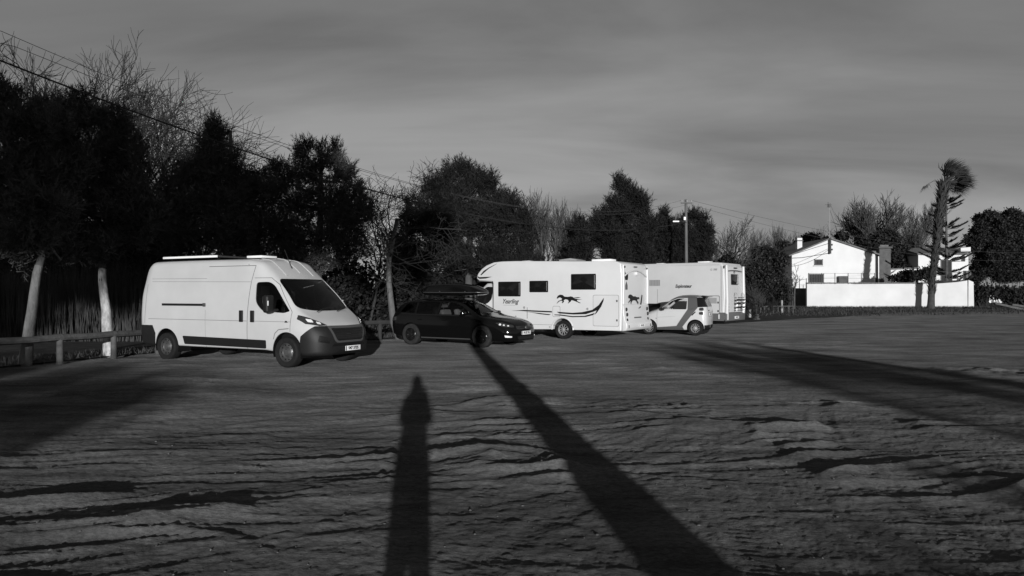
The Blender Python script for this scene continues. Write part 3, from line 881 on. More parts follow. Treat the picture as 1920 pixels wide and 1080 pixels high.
def build_mh1():
    (loc, rz) = frame(147, (3.854, 25.32), (0, 1.15))
    root = empty('motorhome', loc, rz)
    tag(root, 'white overcab motorhome with running horse graphics, behind the black estate car', 'motorhome')
    W = 1.15; wx, wz, wr = 2.39, 0.33, 0.42
    arch = [(wx - wr * math.cos(R(a)), wz + wr * math.sin(R(a))) for a in np.linspace(2, 178, 22)]
    prof = [(0.05, 0.36)] + arch + [(5.50, 0.27), (5.50, 2.13), (6.16, 2.17), (6.26, 2.24), (6.27, 2.34), (6.19, 2.48), (6.02, 2.64), (5.80, 2.77), (5.45, 2.88), (5.1, 2.905), (4.4, 2.905), (0.22, 2.79), (0.06, 2.72), (0.02, 2.4), (0.02, 1.3)]
    mb = MB().prism(prof, -W, W)
    bmm = mb.bm()
    es = [e for e in bmm.edges if len(e.link_faces) == 2 and e.calc_face_angle(0) > R(50) and all(abs(abs(v.co.y) - W) < 1e-4 for v in e.verts) and max(v.co.z for v in e.verts) > 1.0]
    bmesh.ops.bevel(bmm, geom=es, offset=0.05, segments=4, profile=0.5, affect='EDGES', clamp_overlap=True)
    bm_obj('body', bmm, 'mh', root, 35)
    MB().prism([(x, z) for x, z in [(wx - 0.41 * math.cos(R(a)), wz + 0.41 * math.sin(R(a))) for a in np.linspace(0, 180, 22)]], -W + 0.35, W - 0.35).build('wheel_arch_liner', 'plastic2', root)
    mh_cab(root, 1.56, 0.0, 'mh')
    # moulded skirt line, arch lip and edge trims
    yL = W
    lip = MB()
    lip.tube([(wx - 0.445 * math.cos(R(a)), yL, max(0.33, wz + 0.445 * math.sin(R(a)))) for a in np.linspace(0, 180, 20)], 0.022, 6)
    lip.build('arch_lip', 'mh', root, 40)
    MB().tube([(0.10, yL - 0.012, 0.42), (0.10, yL - 0.012, 2.62), (0.18, yL - 0.02, 2.70), (4.4, yL - 0.025, 2.83), (5.3, yL - 0.02, 2.82)], 0.012, 6).build('edge_trim', 'softseam', root, 40)
    MB().tube([(5.46, yL - 0.01, 0.95), (5.46, yL - 0.01, 2.08), (5.6, yL - 0.01, 2.135), (6.15, yL - 0.02, 2.165)], 0.02, 6).build('door_surround', 'softseam', root, 40)
    MB().box((4.0, yL + 0.003, 0.50), (2.9, 0.008, 0.012)).build('skirt_line', 'softseam', root)
    mh_window(root, 4.20, 5.22, 1.55, 2.12, yL)
    mh_window(root, 2.99, 3.80, 1.71, 2.14, yL)
    mh_window(root, 1.02, 2.02, 1.80, 2.37, yL)
    # garage door and small hatches
    def hatch(x0, x1, z0, z1, name):
        o = MB().prism(rpoly([(x0, z0), (x1, z0), (x1, z1), (x0, z1)], .07), yL - 0.005, yL + 0.006).build(name, 'softseam', root)
        MB().prism(rpoly([(x0 + .012, z0 + .012), (x1 - .012, z0 + .012), (x1 - .012, z1 - .012), (x0 + .012, z1 - .012)], .065), yL, yL + 0.011).build('door_panel', 'mh', o)
        return o
    gd_ = hatch(0.13, 1.14, 0.50, 1.61, 'garage_door')
    for z in (0.72, 1.40): MB().box((0.2, yL + 0.018, z), (0.05, 0.016, 0.07)).build('latch', 'steel', gd_, bevel=0.004)
    hatch(2.48, 2.80, 0.80, 1.20, 'service_hatch')
    yd = yL + 0.0125
    side_decal(root, HORSES_P, yL + 0.002, 'decal', 'running_horses_decal')
    for p in (SW1, SW2, SW3, SW4): side_decal(root, p, yd, 'decal', 'sweep_stripe')
    for p in (AL1, AL2): side_decal(root, p, yL + 0.002, 'decal', 'overcab_stripe')
    text_obj('model_lettering', 'Yearling', 0.25, 'decal', root, (4.69, yL + 0.004, 1.355), (R(90), 0, R(180)), shear=0.45, bold=0.004, sx=0.9)
    MB().box((4.72, yL + 0.003, 1.215), (0.55, 0.004, 0.010)).build('lettering_underline', 'softseam', root)
    for (x, z, r_) in ((1.36, 1.11, 0.045), (4.42, 0.78, 0.04), (4.04, 1.13, 0.05)):
        MB().lathe([(0.001, 0.02), (r_ * .8, 0.02), (r_, 0.0)], (x, yL, z), 16).build('filler_cap', 'vent', root, 40)
    MB().box((2.92, yL + 0.006, 0.42), (0.06, 0.012, 0.03)).build('side_reflector', 'decal2', root)
    # rear wall: raised moulding with curved bumper
    rb = MB()
    bprof = [(0.03, 0.34), (-0.12, 0.36), (-0.17, 0.46), (-0.16, 0.62), (-0.09, 0.72), (-0.05, 0.95), (-0.025, 1.25), (0.03, 1.30)]
    rear = MB().prism(bprof, -W + 0.01, W - 0.01).build('rear_bumper', 'mh', root, bevel=0.045, seg=4)
    for sg in (1, -1):
        pts = [(0.005, sg * 1.09, 1.28), (0.0, sg * 1.09, 2.0), (0.01, sg * 1.08, 2.66)]
        MB().tube(pts, [0.05, 0.045, 0.04], 10).build('corner_moulding', 'mh', root, 50)
        tl = MB()
        for z in (0.72, 0.92, 1.10): tl.lathe([(0.001, -0.03), (0.055, -0.02), (0.07, 0.0)], (-0.085 if z < .95 else -0.055, sg * 0.93, z), 14, 'x')
        tl.build('tail_lamp', 'red', root, 40)
        MB().box((-0.03, sg * 1.0, 2.60), (0.03, 0.05, 0.07)).build('marker_lamp', 'lampdark', root, bevel=0.008)
        MB().box((-0.175, sg * 0.98, 0.50), (0.02, 0.03, 0.10)).build('bumper_reflector', 'red', root)
    arcp = [(-0.012, y, 2.50 - 0.22 * (y / 1.0) ** 2) for y in np.linspace(-0.98, 0.98, 15)]
    MB().tube(arcp, 0.03, 6).build('rear_arch_moulding', 'mhrear', root, 40)
    MB().box((0.005, -0.02, 2.625), (0.02, 0.28, 0.045)).build('high_brake_lamp', 'decal2', root, bevel=0.008)
    MB().lathe([(0.001, -0.06), (0.06, -0.06), (0.085, -0.02), (0.085, 0.03)], (-0.0, -0.05, 2.38), 18, 'x').build('reversing_camera', 'mhrear', root, 40)
    xr = 0.005
    fill_poly('horse_decal', [(xr, y, z) for y, z in RHORSE], 'decal', root, (-0.004, 0, 0))
    fill_poly('crescent_stripe', [(-0.055 if z < 1.0 else (-0.03 if z < 1.25 else xr), y, z) for y, z in RSW], 'decal', root, (-0.006, 0, 0))
    fill_poly('cat_sticker', [(xr - .004, 0.80 + a, 2.26 + b) for a, b in ((-.14, .16), (-.10, .11), (.06, .11), (.12, .17), (.13, -.04), (.09, -.12), (-.10, -.12), (-.13, -.04))], 'decal', root, (-0.004, 0, 0))
    fill_poly('leaf_sticker', [(xr - .004, 0.80 + a, 1.93 + b) for a, b in ((0, .16), (.09, .02), (.09, -.13), (-.09, -.13), (-.09, .02))], 'decal2', root, (-0.004, 0, 0))
    MB().box((-0.08, 0.0, 0.80), (0.03, 0.62, 0.045)).build('grab_slot', 'decal2', root, bevel=0.008)
    plate(root, '874 TE', (-0.178, -0.18, 0.50), R(180))
    # roof
    MB().box((1.0, 0.55, 2.86), (0.75, 0.5, 0.09)).build('roof_vent', 'plate', root, bevel=0.02)
    MB().prism([(1.95, 2.86), (2.65, 2.86), (2.70, 2.92), (2.2, 2.965), (1.9, 2.90)], 0.2, 0.9).build('folded_satellite_dish', 'vent', root, bevel=0.015)
    MB().box((4.35, 0.4, 2.91), (0.35, 0.35, 0.05)).build('roof_vent', 'plate', root, bevel=0.015)
    for sg in (1, -1): wheel(root, wx, sg * 0.99, 0.345, 0.235, sg, 'alloy', '10')
    MB().box((2.9, 0, 0.42), (5.2, 1.5, 0.14)).build('chassis', 'plastic2', root)
    # steps of dark mechanical parts below the skirt
    MB().box((3.6, 0.75, 0.27), (0.5, 0.3, 0.10)).build('water_tank_drain', 'plastic', root, bevel=0.02)
    return root
build_mh1()

def build_mh2():
    (loc, rz) = frame(143, (8.98, 30.6), (0, 1.15))
    root = empty('motorhome', loc, rz)
    tag(root, 'white motorhome lettered Explorateur with dark skirt, behind the small two-door car', 'motorhome')
    W = 1.15; yL = W
    prof = [(0.03, 0.86), (0.0, 1.6), (0.03, 2.80), (0.16, 2.97), (0.5, 3.0), (5.0, 3.0), (5.6, 2.9), (5.9, 2.6), (5.9, 2.2), (5.5, 2.12), (5.5, 0.86)]
    mb = MB().prism(prof, -W, W)
    bmm = mb.bm()
    es = [e for e in bmm.edges if len(e.link_faces) == 2 and e.calc_face_angle(0) > R(50) and max(v.co.z for v in e.verts) > 1.0 and all(abs(abs(v.co.y) - W) < 1e-4 for v in e.verts)]
    bmesh.ops.bevel(bmm, geom=es, offset=0.06, segments=4, profile=0.5, affect='EDGES', clamp_overlap=True)
    bm_obj('body', bmm, 'mh2', root, 35)
    wx, wz, wr = 1.75, 0.33, 0.42
    sk = [(0.06, 0.50)] + [(wx - wr * math.cos(R(a)), wz + wr * math.sin(R(a))) for a in np.linspace(24, 156, 16)] + [(5.48, 0.48), (5.48, 0.858), (0.04, 0.858)]
    MB().prism(sk, -W + 0.012, W - 0.012).build('lower_skirt', 'decal2', root)
    MB().prism([(x, z) for x, z in [(wx - 0.415 * math.cos(R(a)), wz + 0.415 * math.sin(R(a))) for a in np.linspace(0, 180, 22)]], -W + 0.4, W - 0.4).build('wheel_arch_liner', 'plastic2', root)
    mh_cab(root, 1.56, 0.0, 'mh2')
    MB().prism([(2.95, 0.845), (4.3, 0.845), (4.3, 1.215), (2.95, 1.215)], W - 0.004, W + 0.012).build('dark_locker_panel', 'decal', root)
    MB().box((3.09, yL + 0.003, 1.55), (0.012, 0.006, 0.62)).build('panel_joint', 'softseam', root)
    MB().tube([(0.16, yL - 0.005, 0.9), (0.16, yL - 0.005, 2.80), (0.24, yL - 0.01, 2.88), (5.0, yL - 0.015, 2.90)], 0.013, 6).build('edge_trim', 'softseam', root, 40)
    vw = MB().box((3.22, yL + 0.006, 2.14), (0.52, 0.012, 0.27)).build('fridge_vent', 'vent', root)
    for i in range(7): MB().box((3.0 + i * 0.075, yL + 0.014, 2.14), (0.014, 0.008, 0.25)).build('vent_slat', 'softseam', vw)
    text_obj('model_lettering', 'Explorateur', 0.20, 'decal', root, (1.86, yL + 0.004, 1.98), (R(90), 0, R(180)), shear=0.25, bold=0.006, sx=0.78)
    text_obj('small_lettering', 'G 700', 0.12, 'decal2', root, (0.49, yL + 0.004, 2.68), (R(90), 0, R(180)), shear=0.2)
    o = MB().prism(rpoly([(0.22, 0.80), (0.86, 0.80), (0.86, 1.58), (0.22, 1.58)], .07), yL - 0.005, yL + 0.007).build('garage_door', 'softseam', root)
    MB().prism(rpoly([(0.25, 0.82), (0.84, 0.82), (0.84, 1.55), (0.25, 1.55)], .06), yL, yL + 0.012).build('door_panel', 'mh2', o)
    MB().box((0.57, yL + 0.014, 1.36), (0.44, 0.006, 0.24)).build('grey_panel', 'vent', o)
    for z in (1.28, 0.92): MB().box((0.285, yL + 0.02, z), (0.05, 0.016, 0.08)).build('latch', 'decal', o, bevel=0.004)
    MB().box((0.26, yL + 0.012, 0.68), (0.07, 0.02, 0.20)).build('door_stay', 'mh2', root, bevel=0.006)
    for sg in (1, -1):
        MB().tube([(-0.01, sg * 1.0, 0.55 if sg > 0 else 0.8), (-0.04, sg * 1.02, 1.3), (-0.02, sg * 1.02, 2.86)], [0.09, 0.085, 0.06], 10).build('corner_moulding', 'mh2', root, 50)
        tl = MB()
        for z in (0.95, 1.09, 1.22): tl.lathe([(0.001, -0.03), (0.045, -0.02), (0.055, 0.0)], (-0.02, sg * 0.80, z), 14, 'x')
        tl.build('tail_lamp', 'red', root, 40)
    MB().box((0.03, yL + 0.008, 2.78), (0.05, 0.03, 0.12)).build('marker_lamp', 'decal', root, bevel=0.008)
    MB().prism(rpoly([(-0.40, 2.04), (0.40, 2.04), (0.40, 2.50), (-0.40, 2.50)], .05), -0.03, 0.03, 'yz').build('rear_window', 'blackglass', root, bevel=0.006)
    MB().tube([(-0.02, y, 2.66 - 0.05 * y * y) for y in np.linspace(-0.85, 0.85, 9)], 0.025, 6).build('rear_rib', 'decal2', root, 40)
    MB().box((-0.0, -0.12, 2.77), (0.05, 0.34, 0.05)).build('high_brake_lamp', 'decal', root, bevel=0.008)
    text_obj('rear_lettering', '122', 0.13, 'decal', root, (-0.014, 0.05, 2.585), (R(90), 0, R(-90)), bold=0.003)
    bb = MB().prism([(0.02, 0.48), (-0.07, 0.50), (-0.08, 0.80), (0.02, 0.855)], -W + 0.05, W - 0.05).build('rear_bumper', 'decal2', root, bevel=0.02)
    plate(root, '447 RB', (-0.09, -0.02, 0.63), R(180))
    MB().box((1.2, 0.3, 3.03), (0.5, 0.5, 0.09)).build('roof_vent', 'plate', root, bevel=0.02)
    MB().box((3.3, 0.3, 3.02), (0.35, 0.35, 0.06)).build('roof_vent', 'plate', root, bevel=0.02)
    for sg in (1, -1): wheel(root, wx, sg * 0.97, 0.345, 0.23, sg, 'alloy', '10')
    MB().box((2.8, 0, 0.42), (5.2, 1.4, 0.12)).build('chassis', 'plastic2', root)
    # folded bicycle carrier on the rear wall
    cr = MB()
    for y in (0.12, -0.75):
        cr.tube([(-0.05, y, 1.55), (-0.10, y, 1.70), (-0.16, y, 1.60), (-0.14, y, 0.90)], 0.018, 6)
    for z in (1.50, 1.22, 0.95): cr.tube([(-0.15, 0.18, z), (-0.15, -0.85, z)], 0.016, 6)
    c_ = cr.build('bicycle_carrier', 'alloy', root, 40)
    for i, z in enumerate((1.38, 1.24, 1.06)):
        sm_ = MB()
        for y in (0.14, 0.0, -0.16, -0.62): sm_.box((-0.18, y, z), (0.06, 0.09, 0.07))
        sm_.tube([(-0.19, 0.22, z + .03), (-0.19, -0.80, z + .02)], 0.022, 6)
        sm_.build('wheel_tray', 'decal', c_, bevel=0.01)
    return root
build_mh2()

# ------------------------------------------------------------------ black estate car
def build_estate():
    (loc, rz) = frame(-32, (-0.89, 22.3), (3.71, -0.79))
    root = empty('estate_car', loc, rz)
    tag(root, 'black estate car with a roof box, in front of the overcab motorhome', 'car')
    S = [
        (0.00, [(0, .38, 0), (.62, .38, .08), (.72, .62, .1), (.72, .82, .1), (.64, .93, .08), (0, .96, 0)]),
        (0.08, [(0, .32, 0), (.76, .32, .08), (.83, .62, .15), (.80, .88, .12), (.66, 1.06, .08), (0, 1.10, 0)]),
        (0.25, [(0, .28, 0), (.84, .28, .08), (.89, .62, .2), (.85, .95, .10), (.62, 1.27, .10), (0, 1.32, 0)]),
        (0.45, [(0, .26, 0), (.86, .26, .08), (.905, .62, .2), (.865, .98, .06), (.60, 1.385, .10), (0, 1.435, 0)]),
        (0.80, [(0, .22, 0), (.86, .22, .08), (.91, .62, .2), (.87, .98, .05), (.60, 1.42, .10), (0, 1.475, 0)]),
        (1.6, [(0, .20, 0), (.86, .20, .08), (.915, .60, .2), (.872, .965, .05), (.61, 1.44, .10), (0, 1.497, 0)]),
        (2.35, [(0, .20, 0), (.86, .20, .08), (.915, .60, .2), (.87, .95, .05), (.61, 1.43, .10), (0, 1.487, 0)]),
        (2.75, [(0, .20, 0), (.86, .20, .08), (.912, .60, .2), (.868, .94, .05), (.61, 1.365, .10), (0, 1.425, 0)]),
        (3.15, [(0, .20, 0), (.86, .20, .08), (.91, .58, .2), (.862, .93, .05), (.66, 1.17, .08), (0, 1.245, 0)]),
        (3.50, [(0, .21, 0), (.86, .21, .08), (.908, .57, .2), (.855, .91, .06), (.72, 1.0, .06), (0, 1.07, 0)]),
        (3.75, [(0, .21, 0), (.86, .21, .08), (.905, .56, .2), (.845, .88, .08), (.72, .945, .06), (0, 1.0, 0)]),
        (4.2, [(0, .21, 0), (.84, .21, .08), (.88, .54, .2), (.81, .80, .08), (.68, .87, .08), (0, .935, 0)]),
        (4.5, [(0, .20, 0), (.78, .20, .08), (.82, .50, .2), (.75, .72, .08), (.62, .79, .08), (0, .86, 0)]),
        (4.66, [(0, .20, 0), (.66, .20, .08), (.71, .46, .2), (.65, .64, .08), (.54, .71, .06), (0, .78, 0)]),
        (4.77, [(0, .24, 0), (.46, .24, .08), (.50, .42, .2), (.46, .56, .08), (.38, .61, .05), (0, .66, 0)]),
    ]
    xs = list(np.linspace(0, 0.5, 11)) + [0.7, 0.9, 1.2, 1.5, 1.8, 2.1, 2.4] + list(np.linspace(2.6, 3.8, 16)) + [4.0, 4.2, 4.35] + list(np.linspace(4.45, 4.77, 9))
    lf = loft(S, xs)
    WS = rpoly([(-.53, 1.385), (.53, 1.385), (.66, 1.055), (-.66, 1.055)], .06)
    RW = rpoly([(-.56, 1.36), (.56, 1.36), (.62, 1.06), (-.62, 1.06)], .06)
    D1 = rpoly([(2.02, 1.0), (2.02, 1.385), (2.55, 1.365), (2.85, 1.25), (3.28, 1.0)], .035)
    D2 = rpoly([(1.12, 1.01), (1.08, 1.375), (1.95, 1.39), (1.95, 1.0)], .035)
    D3 = rpoly([(.42, 1.06), (.58, 1.30), (.72, 1.36), (1.01, 1.37), (1.04, 1.02)], .035)
    cut = [MB().prism(WS, 2.7, 3.9, 'yz'), MB().prism(RW, -0.2, 0.5, 'yz')]
    for D in (D1, D2, D3): cut += [MB().prism(D, 0.35, 1.2), MB().prism(D, -1.2, -0.35)]
    for x in (0.92, 3.71): cut += [arch_cut(x, .33, .385, .56, 1.2), arch_cut(x, .33, .385, -1.2, -.56)]
    shell('body', lf, 'black', root, cut, 0.03)
    lb = lf.bm()
    for x in (0.92, 3.71):
        for sg in (1, -1):
            arch_liner(root, x, .33, .384, .56 * sg, .87 * sg)
            wheel(root, x, sg * 0.80, 0.345, 0.225, sg, 'darkalloy', '5', 'dustrubber')
    bm_obj('windscreen', clip(lb, WS, 'yz', [((2.6, 0, 0), (-1, 0, 0))], off=-.01), 'glass', root, 40)
    bm_obj('rear_window', clip(lb, RW, 'yz', [((1.0, 0, 0), (1, 0, 0))], off=-.01), 'glass2', root, 40)
    for L in (LEFT, RIGHT):
        for D, g_ in ((D1, 'glass'), (D2, 'glass2'), (D3, 'glass2')):
            bm_obj('side_window', clip(lb, D, 'xz', [L], off=-.008), g_, root, 40)
    for L, sg in ((LEFT, 1), (RIGHT, -1)):
        lim = [L, ((0, sg * .40, 0), (0, -sg, 0))]
        hp = rpoly([(4.18, .765), (4.35, .785), (4.66, .70), (4.70, .63), (4.40, .655)], .03)
        h = bm_obj('headlight', clip(lb, hp, 'xz', lim, off=.005), 'lampdark', root, 40)
        for a, b, c, d in ((4.30, 4.38, .685, .755), (4.42, 4.49, .675, .725), (4.54, 4.60, .66, .70)):
            bm_obj('lamp_reflector', clip(lb, rpoly([(a, c + .02), (a + .03, d), (b, d - .03), (b - .02, c)], .01), 'xz', lim, off=.011, thick=.005), 'lamp', h, 20)
        f_ = bm_obj('fog_lamp', clip(lb, rpoly([(4.50, .40), (4.68, .37), (4.68, .33), (4.52, .33)], .015), 'xz', lim, off=.012, thick=.006), 'lamp', root, 30)
        bm_obj('sill_trim', clip(lb, [(1.34, .235), (3.28, .235), (3.28, .265), (1.34, .265)], 'xz', [L], off=.012, thick=.01), 'steel', root, 40)
        bm_obj('window_trim', clip(lb, [(.50, .985), (3.30, .952), (3.30, .966), (.50, 1.0)], 'xz', [L], off=.006, thick=.006), 'plastic', root, 40)
        m = MB().box((3.10, sg * 1.0, 1.03), (.13, .20, .14)).build('mirror', 'black', root, bevel=.045, seg=3)
        MB().box((3.035, sg * 1.0, 1.03), (.004, .15, .09)).build('mirror_glass', 'chrome', m)
        MB().tube([(.70, sg * .56, 1.475), (.85, sg * .58, 1.515), (2.4, sg * .58, 1.525), (2.6, sg * .58, 1.46)], .016, 6).build('roof_rail', 'plastic2', root, 40)
        for x in (1.30, 2.30): MB().box((x, sg * .885, .82), (.18, .03, .035)).build('door_handle', 'black', root, bevel=.01)
        bm_obj('tail_lamp', clip(lb, rpoly([(-.05, .86), (.30, .90), (.30, .78), (-.05, .74)], .02), 'xz', lim, off=.005), 'red', root, 40)
    fl = [((4.3, 0, 0), (-1, 0, 0))]
    g = bm_obj('grille', clip(lb, rpoly([(-.52, .66), (.52, .66), (.50, .56), (-.50, .56)], .03), 'yz', fl, off=.006), 'plastic2', root, 40)
    for z in (.585, .62, .65): bm_obj('grille_bar', clip(lb, [(-.5, z), (.5, z), (.5, z + .008), (-.5, z + .008)], 'yz', fl, off=.012, thick=.006), 'steel', g, 40)
    bm_obj('lower_intake', clip(lb, rpoly([(-.5, .36), (.5, .36), (.44, .26), (-.44, .26)], .03), 'yz', fl, off=.006), 'plastic', root, 40)
    MB().lathe([(0.001, 0.02), (0.045, 0.018), (0.055, 0)], (4.775, 0, .615), 18, 'x').build('grille_badge', 'steel', root, 40)
    plate(root, 'B5 RT 74', (4.79, 0, .455), 0)
    MB().tube([(4.40, .70, .86), (4.40, .70, 1.22)], .007, 5).build('corner_marker_rod', 'plastic2', root)
    for y in (.38, -.38): seat(root, 2.35, y, .55, 'seat', .5, .60)
    seat(root, 1.35, 0, .58, 'seat', 1.25, .50)
    MB().lathe([(0.001, -.2), (.09, -.18), (.12, -.05), (.13, .1), (.10, .2), (0.001, .24)], (1.62, -.45, 1.0), 14, 'z').build('pale_bundle', 'decal2', root, 60)
    MB().prism([(2.95, .5), (2.95, .90), (3.1, .985), (3.55, .98), (3.6, .5)], -.80, .80).build('dashboard', 'plastic', root, bevel=.03)
    steering_wheel(root, 2.88, .37, .97)
    MB().box((2.3, 0, .30), (4.2, 1.05, .08)).build('floor', 'plastic2', root)
    MB().box((2.92, 0, 1.33), (.03, .2, .06)).build('inner_mirror', 'plastic', root, bevel=.01)
    # roof box
    return root
build_estate()

def build_roofbox():
    (loc, rz) = frame(-32, (-0.89, 22.3), (3.71, -0.79))
    root = empty('roof_box', loc, rz)
    tag(root, 'long glossy black roof box on the estate car', 'roof box')
    zb = 1.60
    S = [(0.95, [(0, zb + .10, 0), (.22, zb + .10, .04), (.25, zb + .15, .04), (.20, zb + .22, .05), (0, zb + .23, 0)]),
         (1.02, [(0, zb + .02, 0), (.33, zb + .02, .05), (.37, zb + .11, .05), (.32, zb + .29, .09), (0, zb + .31, 0)]),
         (1.3, [(0, zb, 0), (.37, zb, .05), (.41, zb + .10, .05), (.38, zb + .34, .12), (0, zb + .365, 0)]),
         (2.2, [(0, zb, 0), (.37, zb, .05), (.42, zb + .10, .05), (.39, zb + .365, .12), (0, zb + .39, 0)]),
         (2.8, [(0, zb, 0), (.36, zb, .05), (.41, zb + .10, .05), (.36, zb + .30, .12), (0, zb + .34, 0)]),
         (3.10, [(0, zb + .02, 0), (.31, zb + .02, .05), (.35, zb + .09, .05), (.30, zb + .20, .08), (0, zb + .23, 0)]),
         (3.25, [(0, zb + .06, 0), (.20, zb + .06, .04), (.23, zb + .09, .04), (.18, zb + .14, .04), (0, zb + .15, 0)])]
    lf = loft(S, np.linspace(.95, 3.25, 34))
    lb = lf.bm()
    bm_obj('lid', lb.copy(), 'black', root, 40)
    bm_obj('base_seam', clip(lb, [(.95, zb + .095), (3.25, zb + .085), (3.25, zb + .10), (.95, zb + .11)], 'xz', [], off=.006, thick=.006), 'steel', root, 40)
    for x in (1.35, 2.2):
        b_ = MB().tube([(x, -.60, 1.572), (x, .60, 1.572)], .018, 8).build('crossbar', 'plastic', root, 40)
        for sg in (1, -1): MB().box((x, sg * .57, 1.555), (.08, .05, .07)).build('bar_foot', 'plastic', b_, bevel=.01)
        for sg in (1, -1): MB().box((x, sg * .2, 1.59), (.06, .05, .05)).build('clamp', 'plastic', b_)
    for x in (1.75, 2.75): MB().lathe([(0.001, -.012), (.02, -.01), (.024, 0)], (x, -.415 if x < 2 else -.405, zb + .12), 12).build('lock', 'chrome', root, 40)
    return root
build_roofbox()

# ------------------------------------------------------------------ two-door compact
def build_compact():
    (loc, rz) = frame(154, (7.28, 28.8), (.45, .72))
    root = empty('compact_car', loc, rz)
    tag(root, 'tiny white two-door car with grey roof frame, between the two motorhomes', 'car')
    S = [
        (0.02, [(0, .30, 0), (.52, .30, .08), (.62, .62, .1), (.62, .92, .1), (.55, 1.05, .05), (0, 1.09, 0)]),
        (0.07, [(0, .26, 0), (.64, .26, .08), (.71, .62, .15), (.69, .97, .10), (.57, 1.20, .06), (0, 1.24, 0)]),
        (0.17, [(0, .24, 0), (.72, .24, .08), (.765, .62, .2), (.735, 1.03, .10), (.56, 1.47, .08), (0, 1.52, 0)]),
        (0.32, [(0, .22, 0), (.73, .22, .08), (.78, .60, .2), (.745, 1.03, .08), (.555, 1.52, .10), (0, 1.575, 0)]),
        (0.75, [(0, .20, 0), (.73, .20, .08), (.78, .58, .2), (.745, 1.02, .08), (.56, 1.54, .10), (0, 1.605, 0)]),
        (1.15, [(0, .20, 0), (.73, .20, .08), (.78, .56, .2), (.745, 1.00, .08), (.56, 1.51, .10), (0, 1.58, 0)]),
        (1.45, [(0, .20, 0), (.73, .20, .08), (.78, .55, .2), (.745, .98, .08), (.57, 1.40, .10), (0, 1.475, 0)]),
        (1.80, [(0, .20, 0), (.73, .20, .08), (.775, .55, .2), (.74, .95, .08), (.61, 1.15, .08), (0, 1.235, 0)]),
        (2.05, [(0, .20, 0), (.73, .20, .08), (.77, .55, .2), (.735, .90, .08), (.63, 1.0, .08), (0, 1.07, 0)]),
        (2.35, [(0, .20, 0), (.71, .20, .08), (.75, .52, .2), (.70, .80, .08), (.60, .90, .08), (0, .97, 0)]),
        (2.58, [(0, .20, 0), (.62, .20, .08), (.67, .48, .2), (.62, .68, .08), (.52, .76, .08), (0, .82, 0)]),
        (2.70, [(0, .24, 0), (.46, .24, .08), (.52, .44, .1), (.48, .56, .08), (.40, .62, .05), (0, .66, 0)]),
    ]
    xs = list(np.linspace(.02, .35, 10)) + [.5, .7, .9, 1.1] + list(np.linspace(1.25, 2.1, 12)) + list(np.linspace(2.2, 2.7, 10))
    lf = loft(S, xs)
    WS = rpoly([(-.50, 1.42), (.50, 1.42), (.57, 1.08), (-.57, 1.08)], .05)
    RW = rpoly([(-.48, 1.46), (.48, 1.46), (.56, 1.13), (-.56, 1.13)], .05)
    D = rpoly([(.80, 1.03), (.80, 1.46), (1.15, 1.46), (1.42, 1.36), (1.86, 1.03)], .05)
    Q = [(-.1, 1.135), (-.1, 1.49), (.43, 1.50), (.365, 1.115)]
    cut = [MB().prism(WS, 1.3, 2.4, 'yz'), MB().prism(D, .4, 1.1), MB().prism(D, -1.1, -.4)]
    for x in (.45, 2.317): cut += [arch_cut(x, .30, .335, .48, 1.1), arch_cut(x, .30, .335, -1.1, -.48)]
    shell('body', lf, 'smart', root, cut, .03)
    lb = lf.bm()
    for x in (.45, 2.317):
        for sg in (1, -1):
            arch_liner(root, x, .30, .334, .48 * sg, .735 * sg)
            wheel(root, x, sg * .665, .295, .185, sg, 'alloy', '12')
    bm_obj('windscreen', clip(lb, WS, 'yz', [((1.2, 0, 0), (-1, 0, 0))], off=-.01), 'glass', root, 40)
    for L, sg in ((LEFT, 1), (RIGHT, -1)):
        bm_obj('door_window', clip(lb, D, 'xz', [L], off=-.008), 'glass', root, 40)
        bm_obj('rear_glass', clip(lb, Q, 'xz', [((0, 0, 0), (0, -sg, 0))], off=.005), 'blackglass', root, 40)
        fr = [clip(lb, [(.36, 1.10), (.44, 1.60), (.78, 1.62), (.755, 1.03), (.70, .98)], 'xz', [L], off=.008),
              clip(lb, [(.36, 1.10), (.755, 1.03), (1.20, .36), (.96, .33)], 'xz', [L], off=.008),
              clip(lb, [(.90, .22), (.96, .345), (1.20, .365), (2.0, .30), (2.0, .22)], 'xz', [L], off=.008),
              clip(lb, [(.78, 1.48), (.78, 1.62), (1.2, 1.60), (1.5, 1.50), (2.06, 1.03), (1.90, 1.03), (1.42, 1.385), (1.15, 1.48)], 'xz', [L, ((0, 0, 1.02), (0, 0, -1))], off=.008) if False else
              clip(lb, [(.78, 1.48), (.78, 1.62), (1.15, 1.62), (1.15, 1.48)], 'xz', [L], off=.008),
              clip(lb, [(1.15, 1.48), (1.15, 1.62), (1.62, 1.44), (1.44, 1.375)], 'xz', [L], off=.008),
              clip(lb, [(1.44, 1.375), (1.62, 1.44), (2.06, 1.02), (1.89, 1.02)], 'xz', [L, ((0, sg * .55, 0), (0, -sg, 0))], off=.008)]
        bm_obj('safety_frame', join_bm(fr), 'tridion', root, 40)
        for z in (1.04, .88):
            bm_obj('tail_lamp', clip(lb, rpoly([(.12, z - .065), (.30, z - .055), (.30, z + .05), (.14, z + .065)], .045), 'xz', [L], off=.012, thick=.012), 'red', root, 40)
        bm_obj('air_slot', clip(lb, [(.42, .93), (.455, .95), (.60, .80), (.565, .78)], 'xz', [L], off=.006), 'decal', root, 40)
        bm_obj('door_gap', join_bm([clip(lb, [(1.98, .36), (1.99, .36), (1.99, .95), (1.98, .95)], 'xz', [L], off=.003), clip(lb, [(1.25, .745), (1.96, .70), (1.96, .706), (1.25, .751)], 'xz', [L], off=.003)]), 'softseam', root, 40)
